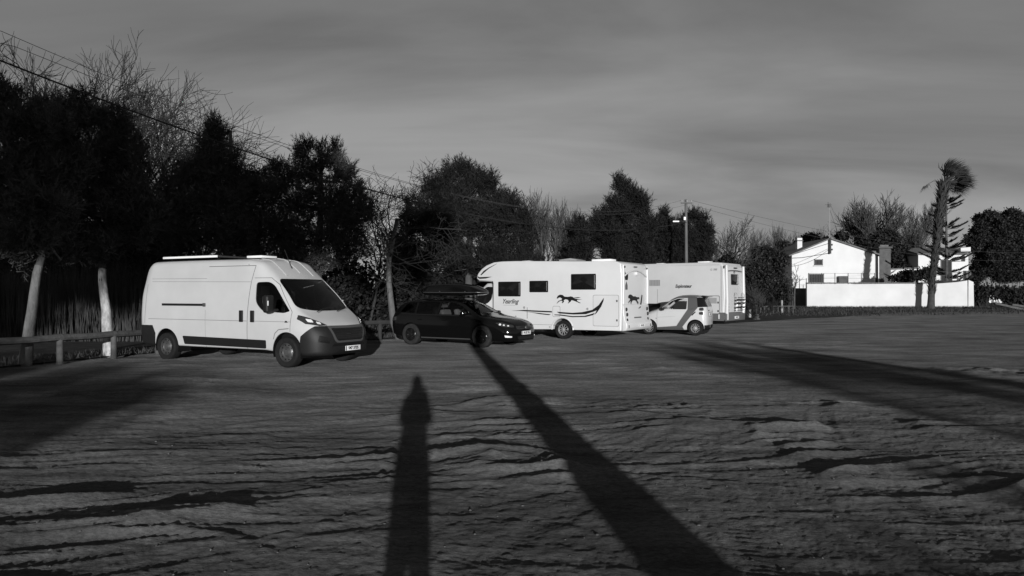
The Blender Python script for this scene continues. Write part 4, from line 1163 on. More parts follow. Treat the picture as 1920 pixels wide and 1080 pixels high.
        bm_obj('bumper_insert', clip(lb, [(-.1, .2), (-.1, .41), (.11, .41), (.11, .2)], 'xz', [L], off=.012), 'plastic', root, 40)
        m = MB().box((1.72, sg * .86, 1.04), (.10, .16, .12)).build('mirror', 'plastic', root, bevel=.04, seg=3)
        MB().tube([(1.76, sg * .70, 1.0), (1.74, sg * .82, 1.02)], .02, 6).build('mirror_arm', 'plastic', m, 40)
        MB().box((2.02, sg * .765, .66), (.03, .02, .03)).build('side_repeater', 'decal', root, bevel=.006)
        bm_obj('headlight', clip(lb, rpoly([(2.28, .82), (2.45, .80), (2.60, .66), (2.42, .64)], .04), 'xz', [L], off=.008), 'lamp', root, 40)
    bm_obj('black_roof', clip(lb, [(.30, -.52), (1.30, -.52), (1.30, .52), (.30, .52)], 'xy', [((0, 0, 1.3), (0, 0, -1))], off=.006), 'plastic2', root, 40)
    MB().prism([(-.04, 1.53), (.16, 1.50), (.30, 1.565), (.22, 1.59)], -.50, .50).build('roof_spoiler', 'plastic2', root, bevel=.012)
    bm_obj('bonnet_panel', clip(lb, [(2.02, -.6), (2.45, -.55), (2.45, .55), (2.02, .6)], 'xy', [((0, 0, .8), (0, 0, -1))], off=.006), 'plastic', root, 40)
    rw_ = [((.3, 0, 0), (1, 0, 0))]
    bm_obj('number_plate_recess', clip(lb, rpoly([(-.30, .74), (.30, .74), (.30, .92), (-.30, .92)], .03), 'yz', rw_, off=.006), 'vent', root, 40)
    text_obj('rear_lettering', 'smart', .10, 'decal2', root, (.0, .30, .99), (R(90), 0, R(-90)))
    plate(root, 'SK 71', (-.0, 0, .83), R(180), .48, .11)
    for y in (.34, -.34): seat(root, 1.05, y, .58, 'seat', .46, .58, .14)
    MB().prism([(1.55, .45), (1.55, .88), (1.68, .98), (2.0, .96), (2.0, .45)], -.66, .66).build('dashboard', 'plastic', root, bevel=.03)
    steering_wheel(root, 1.50, .34, .96)
    MB().box((1.3, 0, .28), (2.2, .9, .08)).build('floor', 'plastic2', root)
    return root
build_compact()
# ------------------------------------------------------------------ vegetation builders
CAMH, FPX = 1.65, 1360.0
def at(u, v, Y):
    """real position at distance Y of something seen at that bearing in the photograph"""
    return Vector(((u - 960) * Y / FPX, Y, CAMH + (551 - v) * Y / FPX))

def unit(a): return a / np.maximum(np.linalg.norm(a, axis=-1, keepdims=True), 1e-9)

def tufts(blobs, dens, rng, shoot=(0.3, 0.55), nn=14, nl=(0.11, 0.2), nw=0.016, up=0.85, inner=0.30, taper=True, rag=8):
    """needle-covered shoots through ellipsoid blobs; returns V,F of thin triangles. blobs rows: x y z rx ry rz"""
    P = []; D = []
    B0 = np.array(blobs, float); B = []
    for b in B0:
        B.append(np.concatenate([b[:3], b[3:6] * .74]))
        for _ in range(rag):
            dv = unit(rng.normal(size=3) + np.array([0, -.25, .25]))
            f = rng.uniform(.30, .46)
            B.append(np.concatenate([b[:3] + dv * b[3:6] * rng.uniform(.62, .95), b[3:6] * f * np.array([.85, .85, 1.25])]))
    B = np.array(B)
    for i, b in enumerate(B):
        c, r = b[:3], b[3:6]
        area = 4 * math.pi * ((r[0]*r[1])**1.6/3 + (r[0]*r[2])**1.6/3 + (r[1]*r[2])**1.6/3) ** (1 / 1.6)
        n = max(12, int(area * dens))
        d = unit(rng.normal(size=(n, 3)))
        rad = inner + (1 - inner) * rng.random((n, 1)) ** 0.6
        lump = 1 + 0.16 * np.sin(d[:, :1] * 5 + i) * np.cos(d[:, 2:3] * 6 + 2 * i)
        p = c + d * r * rad * lump
        keep = np.ones(n, bool)
        for j, q in enumerate(B):
            if j == i: continue
            dd = np.sum(((p - q[:3]) / q[3:6]) ** 2, 1)
            keep &= dd > 0.30
        p = p[keep]; d = d[keep]
        P.append(p)
        D.append(unit(unit(d / r) * 0.75 + np.array([0, 0, up]) + 0.45 * rng.normal(size=d.shape)))
    P = np.concatenate(P); D = np.concatenate(D)
    n = len(P)
    L = rng.uniform(*shoot, size=(n, 1, 1))
    t = np.linspace(0.05, 1, nn)[None, :, None] + 0.04 * rng.normal(size=(n, nn, 1))
    axis = D[:, None, :]
    origin = P[:, None, :] + axis * (t - 0.5) * L
    perp = rng.normal(size=(n, nn, 3)); perp -= axis * np.sum(perp * axis, -1, keepdims=True); perp = unit(perp)
    spread = (1.15 - 0.75 * t) if taper else 1.0
    nd = unit(axis * 0.7 + perp * spread)
    ln = rng.uniform(*nl, size=(n, nn, 1))
    side = unit(np.cross(nd, rng.normal(size=(n, nn, 3)))) * nw
    a = origin - side; b = origin + side; c = origin + nd * ln
    V = np.stack([a, b, c], 2).reshape(-1, 3)
    F = np.arange(len(V)).reshape(-1, 3)
    return V, F

def leafy(blobs, dens, rng, size=(0.08, 0.16), inner=0.45, per=7, spread=0.16, rag=9):
    """broad leaves in small clumps"""
    P = []; B0 = np.array(blobs, float); B = []
    for b in B0:
        B.append(np.concatenate([b[:3], b[3:6] * .72]))
        for _ in range(rag):
            dv = unit(rng.normal(size=3) + np.array([0, -.2, .2]))
            B.append(np.concatenate([b[:3] + dv * b[3:6] * rng.uniform(.6, .95), b[3:6] * rng.uniform(.22, .42)]))
    for i, b in enumerate(B):
        c, r = b[:3], b[3:6]
        area = 4 * math.pi * ((r[0]*r[1])**1.6/3 + (r[0]*r[2])**1.6/3 + (r[1]*r[2])**1.6/3) ** (1 / 1.6)
        n = max(10, int(area * dens))
        d = unit(rng.normal(size=(n, 3)))
        rad = inner + (1 - inner) * rng.random((n, 1)) ** 0.6
        lump = 1 + 0.2 * np.sin(d[:, :1] * 6 + i) * np.cos(d[:, 2:3] * 5 + 2 * i)
        P.append(c + d * r * rad * lump)
    P = np.concatenate(P)
    P = (P[:, None, :] + spread * rng.normal(size=(len(P), per, 3))).reshape(-1, 3)
    n = len(P)
    s = rng.uniform(*size, size=(n, 1))
    d1 = unit(rng.normal(size=(n, 3)) + np.array([0, 0, .25])); d2 = unit(np.cross(d1, rng.normal(size=(n, 3))))
    V = np.stack([P, P + d1 * s * .5 + d2 * s * .3, P + d1 * s, P + d1 * s * .5 - d2 * s * .3], 1).reshape(-1, 3)
    F = np.arange(len(V)).reshape(-1, 4)
    return V, F

class Twigs:
    """fast collector of tapered 3/4-sided tubes"""
    def __init__(s): s.V = []; s.F = []; s.n = 0
    def path(s, pts, rad, k=3):
        pts = np.asarray(pts, float); m = len(pts)
        d = np.gradient(pts, axis=0); d = unit(d)
        ref = np.where(np.abs(d[:, 2:3]) < 0.9, np.array([[0, 0, 1.0]]), np.array([[1.0, 0, 0]]))
        a = unit(np.cross(d, ref)); b = np.cross(d, a)
        ang = 2 * math.pi * np.arange(k) / k
        ring = pts[:, None, :] + (a[:, None, :] * np.cos(ang)[None, :, None] + b[:, None, :] * np.sin(ang)[None, :, None]) * np.asarray(rad, float)[:, None, None]
        s.V.append(ring.reshape(-1, 3))
        i = np.arange(m - 1)[:, None] * k; j = np.arange(k)[None, :]; jn = (j + 1) % k
        q = np.stack([i + j, i + jn, i + k + jn, i + k + j], -1).reshape(-1, 4) + s.n
        s.F.append(q); s.n += m * k
    def build(s, name, mat, parent):
        o = tri_obj(name, np.concatenate(s.V), np.concatenate(s.F), mat, parent)
        o.data.shade_smooth()
        return o

def grow(T, Tt, p, d, L, r, lev, rng, cfg):
    """recursive bare branch; levels below cfg['trunk'] go to the trunk mesh"""
    n = 6 if lev < 2 else 4
    pts = [p.copy()]; dirs = []
    q = p.copy(); dd = d.copy()
    for i in range(n):
        dd = dd + cfg['wob'] * rng.normal(size=3) * (0.6 if lev == 0 else 1) + np.array([0, 0, cfg['up'] * (0.3 if lev == 0 else 1)]) + cfg.get('wind', 0) * np.array([1.0, 0, 0])
        dd = dd / np.linalg.norm(dd)
        q = q + dd * L / n
        pts.append(q.copy()); dirs.append(dd.copy())
    end = max(r * (0.55 if lev < cfg['lev'] else 0.35), cfg['rmin'] * 0.6)
    rad = np.linspace(r, end, n + 1)
    (Tt if lev <= cfg['trunk'] else T).path(pts, rad, 6 if lev <= 1 else (4 if lev == 2 else 3))
    if lev >= cfg['lev']: return
    k = cfg['kids'][lev]
    for c in range(k):
        f = (cfg['lo'][lev] + (1 - cfg['lo'][lev]) * (c + rng.random()) / k)
        x = f * n; i = min(int(x), n - 1); w = x - i
        pos = pts[i] * (1 - w) + pts[i + 1] * w
        ax = dirs[i]
        pr = rng.normal(size=3); pr -= ax * pr.dot(ax); pr /= np.linalg.norm(pr)
        an = R(rng.uniform(*cfg['ang']))
        nd = ax * math.cos(an) + pr * math.sin(an)
        rr = max((rad[0] + (rad[-1] - rad[0]) * f) * cfg['rr'], cfg['rmin'])
        grow(T, Tt, pos, nd, L * rng.uniform(*cfg['ll']) * (1 - 0.35 * f), rr, lev + 1, rng, cfg)

def bare_tree(name, label, base, height, seed, group=None, mat='twig', tmat='twig', lean=(0, 0), trunkf=0.42, r0=None, **kw):
    cfg = dict(wob=0.12, up=0.05, lev=4, trunk=0, kids=[7, 6, 6, 5], lo=[0.35, 0.2, 0.2, 0.2], ang=(22, 50), ll=(0.62, 0.9), rr=0.62, rmin=0.008)
    cfg.update(kw)
    rng = np.random.default_rng(seed)
    root = empty(name, tuple(base))
    tag(root, label, 'tree', group)
    T, Tt = Twigs(), Twigs()
    d = np.array([lean[0], lean[1], 1.0]); d /= np.linalg.norm(d)
    grow(T, Tt, np.array([0, 0, -0.05]), d, height * trunkf, r0 or height * 0.018, 0, rng, cfg)
    zt = max(float(v[:, 2].max()) for v in T.V + Tt.V)
    k = height / zt
    for W_ in (T, Tt): W_.V = [v * k for v in W_.V]
    Tt.build('trunk', tmat, root)
    T.build('crown', mat, root)
    return root

def px_blobs(lst, Y, base, dy=0.0):
    out = []
    for b in lst:
        u, v, ru, rv = b[:4]
        o = b[4] if len(b) > 4 else 0.0
        p = at(u, v, Y + o)
        k = Y / FPX
        rx, rz = ru * k, rv * k
        out.append((p.x - base[0], p.y - base[1] + dy, p.z, rx, (rx + rz) / 2 * 1.0, rz))
    return out

def limbs_to(T, trunk_pts, blobs, rng, r=0.07):
    tp = np.array(trunk_pts, float)
    for b in blobs:
        c = np.array(b[:3])
        zz = max(min(2.9, tp[-1, 2]), min(c[2] - 0.35 * np.linalg.norm(c[:2] - tp[-1, :2]) - 0.2, tp[-1, 2]))
        i = int(np.argmin(np.abs(tp[:, 2] - zz)))
        s_ = tp[i]
        mid = (s_ + c) / 2 + np.array([0, 0, -0.15]) + 0.12 * rng.normal(size=3)
        T.path([s_, mid, c], [r, r * .7, r * .3], 5)
        for _ in range(9):
            e = c + np.array(b[3:6]) * unit(rng.normal(size=3)) * 0.85
            T.path([(mid + c) / 2, (c + e) / 2 + 0.1 * rng.normal(size=3), e], [r * .35, r * .22, 0.012], 3)

def pine(label, base, trunk, blobs_px, Y, seed, mat='needle', tmat='bark', dens=36, r0=0.17, scale=1.0, group=None, foot=None):
    rng = np.random.default_rng(seed)
    root = empty('pine_tree', tuple(base))
    tag(root, label, 'tree', group)
    bl = px_blobs(blobs_px, Y, base)
    n = len(trunk)
    T = Twigs()
    tp = np.array(trunk, float)
    xs = np.linspace(0, 1, 12)
    tt = np.linspace(0, 1, n)
    pts = np.stack([np.interp(xs, tt, tp[:, k]) for k in range(3)], 1)
    pts[1:-1, :2] += 0.006 * rng.normal(size=(10, 2))
    T.path(pts, np.linspace(r0, r0 * .35, 12) * (1 + 0.25 * np.exp(-8 * xs)), 9)
    tr = T.build('trunk', tmat, root)
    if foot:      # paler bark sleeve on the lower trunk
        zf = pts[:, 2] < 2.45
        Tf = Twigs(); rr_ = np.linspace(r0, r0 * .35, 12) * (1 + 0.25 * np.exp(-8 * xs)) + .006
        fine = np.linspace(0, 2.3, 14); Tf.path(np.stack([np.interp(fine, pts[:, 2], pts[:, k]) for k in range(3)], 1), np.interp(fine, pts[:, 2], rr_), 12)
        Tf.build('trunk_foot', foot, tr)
    Lb = Twigs()
    limbs_to(Lb, pts, bl, rng, r0 * .4)
    Lb.build('limbs', 'bark', root)
    V, F_ = tufts(bl, dens / scale, rng, (0.32 * scale, 0.62 * scale), 15, (0.10 * scale, 0.19 * scale), 0.013 * scale)
    tri_obj('crown', V, F_, mat, root)
    return root

# ---- pines along the left and behind the vehicles
pine('dark pine with a grey trunk leaning right, by the low log rail', (-11.25, 16.75, 0), [(0, 0, -.05), (.15, 0, 1.2), (.30, 0, 2.35), (.42, 0.5, 3.2), (.4, .8, 4.0)],
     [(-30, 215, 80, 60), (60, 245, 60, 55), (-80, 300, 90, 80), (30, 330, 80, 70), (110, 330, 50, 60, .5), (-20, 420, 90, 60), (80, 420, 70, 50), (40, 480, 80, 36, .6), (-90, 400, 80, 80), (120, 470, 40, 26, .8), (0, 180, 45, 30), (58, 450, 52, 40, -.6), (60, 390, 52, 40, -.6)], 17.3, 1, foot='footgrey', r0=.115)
pine('dark pine with a pale lower trunk leaning left, by the van rear doors', (-10.55, 19.05, 0), [(0, 0, -.05), (-.10, 0, 1.1), (-.24, 0, 2.2), (-.34, 0.4, 3.1), (-.4, .8, 4)],
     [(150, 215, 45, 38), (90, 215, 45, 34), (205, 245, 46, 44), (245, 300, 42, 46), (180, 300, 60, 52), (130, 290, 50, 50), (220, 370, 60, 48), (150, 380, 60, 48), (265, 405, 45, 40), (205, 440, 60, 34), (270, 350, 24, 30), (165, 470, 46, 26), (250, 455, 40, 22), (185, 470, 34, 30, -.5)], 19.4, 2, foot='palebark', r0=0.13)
pine('slim spiky topped pine rising behind the van roof', (-9.9, 25.2, 0), [(0, 0, -.05), (0, 0, 3), (.1, .1, 5.5), (.1, 0, 7.3)],
     [(405, 238, 18, 28), (403, 275, 32, 30), (360, 310, 26, 28), (430, 305, 28, 30), (330, 335, 28, 26), (390, 340, 48, 36), (440, 350, 26, 30), (350, 390, 60, 44), (420, 400, 54, 46), (310, 400, 36, 44), (370, 455, 80, 40), (445, 455, 40, 40)], 25.2, 3, r0=.15)
pine('broad twin topped pine rising behind the van windscreen', (-7.2, 26.6, 0), [(0, 0, -.05), (0.1, 0, 2.5), (0.15, .1, 5.0), (.2, 0, 6.8)],
     [(570, 285, 18, 22), (615, 290, 26, 28), (640, 320, 28, 30), (520, 325, 34, 24), (580, 325, 34, 30), (480, 350, 30, 30), (660, 372, 34, 34), (540, 375, 58, 40), (610, 385, 58, 44), (470, 400, 44, 44), (678, 405, 26, 26), (640, 430, 50, 38), (520, 440, 64, 44), (590, 455, 64, 40), (460, 470, 40, 34), (540, 490, 80, 26), (650, 470, 40, 30)], 26.2, 4, r0=.18)
pine('wide domed pine rising behind the roof box and overcab', (-2.0, 33.4, 0), [(0, 0, -.05), (0, 0, 3), (.1, 0, 5.0), (0, 0, 6.6)],
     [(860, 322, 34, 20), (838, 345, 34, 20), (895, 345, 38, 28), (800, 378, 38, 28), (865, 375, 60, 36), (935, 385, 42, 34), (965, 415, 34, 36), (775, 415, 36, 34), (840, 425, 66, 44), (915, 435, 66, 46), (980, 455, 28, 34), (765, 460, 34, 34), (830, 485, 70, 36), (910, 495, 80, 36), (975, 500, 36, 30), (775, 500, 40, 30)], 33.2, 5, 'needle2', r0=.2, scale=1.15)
pine('conical pine rising between the two motorhome roofs', (6.2, 42.5, 0), [(0, 0, -.05), (0, 0, 3), (.1, 0, 6), (.1, 0, 8)],
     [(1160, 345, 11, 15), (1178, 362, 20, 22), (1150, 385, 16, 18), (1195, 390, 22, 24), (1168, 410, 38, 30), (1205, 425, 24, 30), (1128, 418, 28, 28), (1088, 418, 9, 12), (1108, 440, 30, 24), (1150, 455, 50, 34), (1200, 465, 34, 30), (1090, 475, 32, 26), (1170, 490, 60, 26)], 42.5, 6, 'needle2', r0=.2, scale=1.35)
pine('low bushy pine right behind the utility pole', (10.4, 52.5, 0), [(0, 0, -.05), (0, 0, 3), (.1, 0, 5), (.1, 0, 6.3)],
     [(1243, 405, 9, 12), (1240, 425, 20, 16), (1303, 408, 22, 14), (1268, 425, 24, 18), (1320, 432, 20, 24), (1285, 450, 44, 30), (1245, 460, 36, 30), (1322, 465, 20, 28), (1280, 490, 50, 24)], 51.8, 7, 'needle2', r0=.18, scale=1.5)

# ---- bare trees
g1 = dict(lev=4, kids=[8, 7, 6, 5], ang=(18, 42), up=0.07, wob=0.14, rmin=0.010)
bare_tree('bare_tree', 'leafless crooked tree top showing above the leaning grey trunk pine', (-20.5, 29, 0), 12.5, 21, trunkf=.40, r0=.16, **{**g1, 'kids': [6, 5, 5, 4]})
bare_tree('bare_tree', 'leafless tree with a wind bent dense top, behind the pale trunk pine', (-17.6, 29.5, 0), 12.3, 22, trunkf=.42, r0=.16, wind=0.025, **g1)
bare_tree('bare_tree', 'large leafless tree with a wide fan of twigs behind the slim pine', (-15.4, 30.5, 0), 11.4, 23, trunkf=.40, r0=.18, lean=(.12, 0), wind=0.01, **{**g1, 'kids': [11, 8, 6, 6], 'ang': (30, 68), 'lo': [.3, .2, .2, .2], 'll': (.8, 1.05), 'up': .05})
bare_tree('bare_tree', 'dark leafless tree between the twin topped pine and domed pine', (-5.9, 29.5, 0), 6.3, 24, trunkf=.45, r0=.055, lean=(.10, 0), **{**g1, 'kids': [7, 6, 5, 4], 'ang': (25, 60)})
bare_tree('bare_tree', 'leafless tree with a pale smooth trunk and tangled branches, behind the estate car', (-4.12, 26.6, 0), 6.6, 26, mat='twig', tmat='greybark', trunkf=.50, r0=.10, lean=(-.10, .05), wob=0.2, up=0.03, lev=4, kids=[7, 6, 5, 4], lo=[.68, .2, .2, .2], ang=(35, 80), rmin=.006, rr=.32, ll=(.55, .85))
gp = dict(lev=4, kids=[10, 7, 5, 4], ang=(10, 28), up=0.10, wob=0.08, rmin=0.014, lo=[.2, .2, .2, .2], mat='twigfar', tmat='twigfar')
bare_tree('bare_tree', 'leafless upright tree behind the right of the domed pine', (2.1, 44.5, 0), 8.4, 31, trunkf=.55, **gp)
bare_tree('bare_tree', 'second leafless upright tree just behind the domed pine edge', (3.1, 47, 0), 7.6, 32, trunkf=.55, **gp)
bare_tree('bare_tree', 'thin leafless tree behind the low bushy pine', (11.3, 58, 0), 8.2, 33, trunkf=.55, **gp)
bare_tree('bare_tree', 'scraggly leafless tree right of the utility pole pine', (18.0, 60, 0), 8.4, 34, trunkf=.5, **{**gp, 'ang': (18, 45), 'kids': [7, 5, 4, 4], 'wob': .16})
for i, u in enumerate((1338, 1408, 1432, 1458, 1480, 1502, 1526)):
    p = at(u, 551, 104 + (i * 37 % 9))
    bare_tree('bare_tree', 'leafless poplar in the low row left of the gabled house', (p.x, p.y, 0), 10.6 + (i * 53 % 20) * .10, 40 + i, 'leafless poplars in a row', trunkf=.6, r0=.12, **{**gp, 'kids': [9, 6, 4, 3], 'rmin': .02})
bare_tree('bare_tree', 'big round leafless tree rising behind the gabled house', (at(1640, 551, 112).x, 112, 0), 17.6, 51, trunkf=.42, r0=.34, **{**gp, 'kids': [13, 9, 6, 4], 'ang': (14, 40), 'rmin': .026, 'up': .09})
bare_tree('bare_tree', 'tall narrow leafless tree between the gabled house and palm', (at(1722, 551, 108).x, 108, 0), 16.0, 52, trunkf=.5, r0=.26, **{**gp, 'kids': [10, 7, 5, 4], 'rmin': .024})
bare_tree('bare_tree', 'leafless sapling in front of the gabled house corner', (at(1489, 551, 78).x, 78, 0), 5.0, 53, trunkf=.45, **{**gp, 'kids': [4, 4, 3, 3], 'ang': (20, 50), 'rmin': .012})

# ---- evergreen shrubs and the undergrowth that closes the view below the crowns
def shrub(name, label, blobs_px, Y, seed, mat='leaf2', dens=26, size=(.07, .15), group=None, cat='shrub', stems=5):
    rng = np.random.default_rng(seed)
    b0 = at(np.mean([b[0] for b in blobs_px]), 551, Y)
    base = (b0.x, Y, 0)
    root = empty(name, base)
    tag(root, label, cat, group)
    bl = px_blobs(blobs_px, Y, base)
    T = Twigs()
    for b in bl:
        for _ in range(stems):
            e = np.array(b[:3]) + np.array(b[3:6]) * rng.normal(size=3) * .4
            s_ = np.array([b[0] * .5 + .2 * rng.normal(), b[1] * .5 + .2 * rng.normal(), -.03])
            T.path([s_, (s_ + e) / 2 + .12 * rng.normal(size=3), e], [.045, .03, .012], 4)
    T.build('stems', 'twig', root)
    V, F_ = leafy(bl, dens * .62, rng, size)
    tri_obj('crown', V, F_, mat, root)
    return root
UG = 'undergrowth bushes below the pines'
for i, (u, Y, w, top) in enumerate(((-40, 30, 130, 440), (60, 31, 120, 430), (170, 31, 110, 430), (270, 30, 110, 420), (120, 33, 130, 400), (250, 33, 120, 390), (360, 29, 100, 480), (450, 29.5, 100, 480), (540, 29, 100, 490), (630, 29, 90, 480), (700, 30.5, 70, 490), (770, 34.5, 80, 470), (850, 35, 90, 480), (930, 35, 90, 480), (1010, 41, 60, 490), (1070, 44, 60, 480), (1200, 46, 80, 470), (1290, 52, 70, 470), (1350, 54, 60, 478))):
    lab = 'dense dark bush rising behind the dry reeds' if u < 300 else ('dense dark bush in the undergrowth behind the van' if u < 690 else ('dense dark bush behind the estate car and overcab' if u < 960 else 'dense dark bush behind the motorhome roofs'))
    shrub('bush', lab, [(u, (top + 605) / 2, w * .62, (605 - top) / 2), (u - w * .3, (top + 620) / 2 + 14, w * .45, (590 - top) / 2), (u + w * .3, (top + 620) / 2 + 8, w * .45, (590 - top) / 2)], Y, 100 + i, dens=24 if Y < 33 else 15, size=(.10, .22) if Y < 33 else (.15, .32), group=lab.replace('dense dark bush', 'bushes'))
shrub('evergreen_tree', 'dark evergreen mass left of the gabled house, above the small fence', [(1415, 500, 20, 30), (1438, 482, 24, 22), (1458, 500, 20, 30), (1430, 530, 34, 36), (1462, 540, 20, 34), (1400, 540, 18, 34), (1455, 565, 24, 16)], 66, 130, 'leaf', 30, (.14, .30), cat='tree')
shrub('evergreen_tree', 'dark evergreen rising behind the left eave of the gabled house', [(1465, 470, 20, 14), (1495, 466, 22, 12), (1522, 450, 16, 10), (1480, 490, 26, 16), (1545, 455, 12, 8)], 106, 133, 'leaf', 14, (.25, .5), cat='tree')
shrub('evergreen_tree', 'dark evergreen behind the gabled house roof and smoke stack', [(1628, 462, 26, 14), (1655, 455, 28, 26), (1690, 490, 22, 34), (1670, 480, 30, 34), (1580, 445, 10, 8), (1700, 510, 20, 20)], 103, 131, 'leaf', 14, (.25, .5), cat='tree')
shrub('evergreen_tree', 'tall dark broadleaf evergreen right of the white garden wall', [(1858, 425, 34, 26), (1832, 450, 22, 26), (1900, 420, 32, 24), (1945, 440, 40, 36), (1870, 465, 50, 40), (1920, 480, 44, 40), (1845, 500, 26, 26), (1890, 510, 44, 26), (1950, 500, 40, 40)], 102, 132, 'leaf', 44, (.18, .36), cat='tree', stems=3)
for i, (u, v, r_) in enumerate(((1850, 545, 26), (1895, 548, 28), (1940, 545, 34), (1835, 560, 16), (1915, 565, 30))):
    shrub('bush', 'low dark bush on the verge beyond the garden wall end', [(u, v, r_, 14), (u - r_ * .5, v + 6, r_ * .6, 10)], 86 + i, 140 + i, 'leaf2', 12, (.2, .42), 'bushes beyond the wall end')
for i, (u, v, r_) in enumerate(((1690, 522, 24), (1725, 518, 22))):
    shrub('bush', 'leafy bush leaning over the white garden wall', [(u, v, r_, 9), (u + 14, v - 6, 12, 8)], 83, 150 + i, 'leaf2', 18, (.2, .4), 'bushes over the garden wall')

# spiky fan-palm clump right of the lettered motorhome
def spiky(name, label, base, n, L, seed, mat='palmleaf'):
    rng = np.random.default_rng(seed)
    root = empty(name, base)
    tag(root, label, 'plant')
    V = []; F_ = []
    for i in range(n):
        az = rng.uniform(0, 2 * math.pi); el = rng.uniform(R(15), R(85)); ln = L * rng.uniform(.6, 1.1)
        d = np.array([math.cos(az) * math.cos(el), math.sin(az) * math.cos(el), math.sin(el)])
        sd = unit(np.cross(d, [0, 0, 1.0]))
        stem = d * ln * .55
        for k in range(9):
            a = R(-55 + 110 * k / 8) * .8
            dd = unit(d * math.cos(a) + sd * math.sin(a) + np.array([0, 0, -.15]))
            tip = stem + dd * ln * .5
            w = sd * .02
            b = len(V); V += [stem - w, stem + w, tip]; F_.append((b, b + 1, b + 2))
        b = len(V); w = sd * .015; V += [-w, w, stem + w, stem - w]; F_.append((b, b + 1, b + 2)); F_.append((b, b + 2, b + 3))
    tri_obj('fronds', np.array(V), np.array(F_), mat, root)
    MB().tube([(0, 0, -.05), (0, 0, .35)], [.25, .18], 8).build('stem', 'bark', root)
    return root
spiky('fan_palm_clump', 'dark clump of radiating fan fronds right of the lettered motorhome', (at(1418, 551, 46).x, 46, 0), 70, 2.4, 5)

# reeds: nobody could count them
rng = np.random.default_rng(77)
n = 7000
bx = rng.uniform(-21, -8.6, n); by = rng.uniform(24.5, 28.5, n); hh = rng.uniform(1.5, 3.2, n)
tx = bx + .18 * rng.normal(size=n); ty = by + .18 * rng.normal(size=n)
w = rng.uniform(.010, .022, n)
V = np.stack([np.stack([bx - w, by, 0 * bx - .02], 1), np.stack([bx + w, by, 0 * bx - .02], 1), np.stack([tx, ty, hh], 1)], 1).reshape(-1, 3)
tag(tri_obj('reed_bed', V, np.arange(len(V)).reshape(-1, 3), 'reed'), 'tall dry reeds behind the log rail and pine trunks', 'reeds', kind='stuff')

def weeds(name, label, pts, hrange, spread, seed, mat='weed', tilt=.35, wd=(.006, .014)):
    rng = np.random.default_rng(seed)
    P = np.array(pts); n = len(P)
    P[:, :2] += spread * rng.normal(size=(n, 2))
    h = rng.uniform(*hrange, size=n); w_ = rng.uniform(*wd, size=n)
    az = rng.uniform(0, 2 * math.pi, n)
    tip = P + np.stack([tilt * h * rng.normal(size=n), tilt * h * rng.normal(size=n), h], 1)
    sd = np.stack([np.cos(az) * w_, np.sin(az) * w_, 0 * w_], 1)
    V = np.stack([P - sd, P + sd, tip], 1).reshape(-1, 3)
    return tag(tri_obj(name, V, np.arange(len(V)).reshape(-1, 3), mat), label, 'weeds', kind='stuff')
rng = np.random.default_rng(5)
L0 = [(x, 79.2 + rng.uniform(-1.0, .4), .02) for x in rng.uniform(31, 52, 5000)]
weeds('wall_weeds', 'ragged weeds along the foot of the white garden wall', L0, (.08, .40), .25, 6, 'reed', .5, (.02, .05))
L1 = [(x, y, .02) for x, y in zip(rng.uniform(17, 60, 6000), rng.uniform(53, 78, 6000)) if y > 49 + .42 * (x - 17)]
weeds('verge_grass', 'dry grass on the verge before the white wall', L1, (.08, .3), .3, 7, 'reed', .6, (.02, .05))
L2 = []
for (x0, y0), (x1, y1) in (((-11.6, 15.6), (-10.5, 18.8)), ((-10.5, 18.8), (-6.5, 24.6)), ((-6.5, 24.6), (-3, 28.5))):
    for k in rng.random(900): L2.append((x0 + (x1 - x0) * k - .15 - .5 * rng.random(), y0 + (y1 - y0) * k + .35 * rng.random(), .02))
weeds('rail_weeds', 'dry grass tufts along the foot of the log rail', L2, (.05, .22), .12, 8, 'weed', .5)

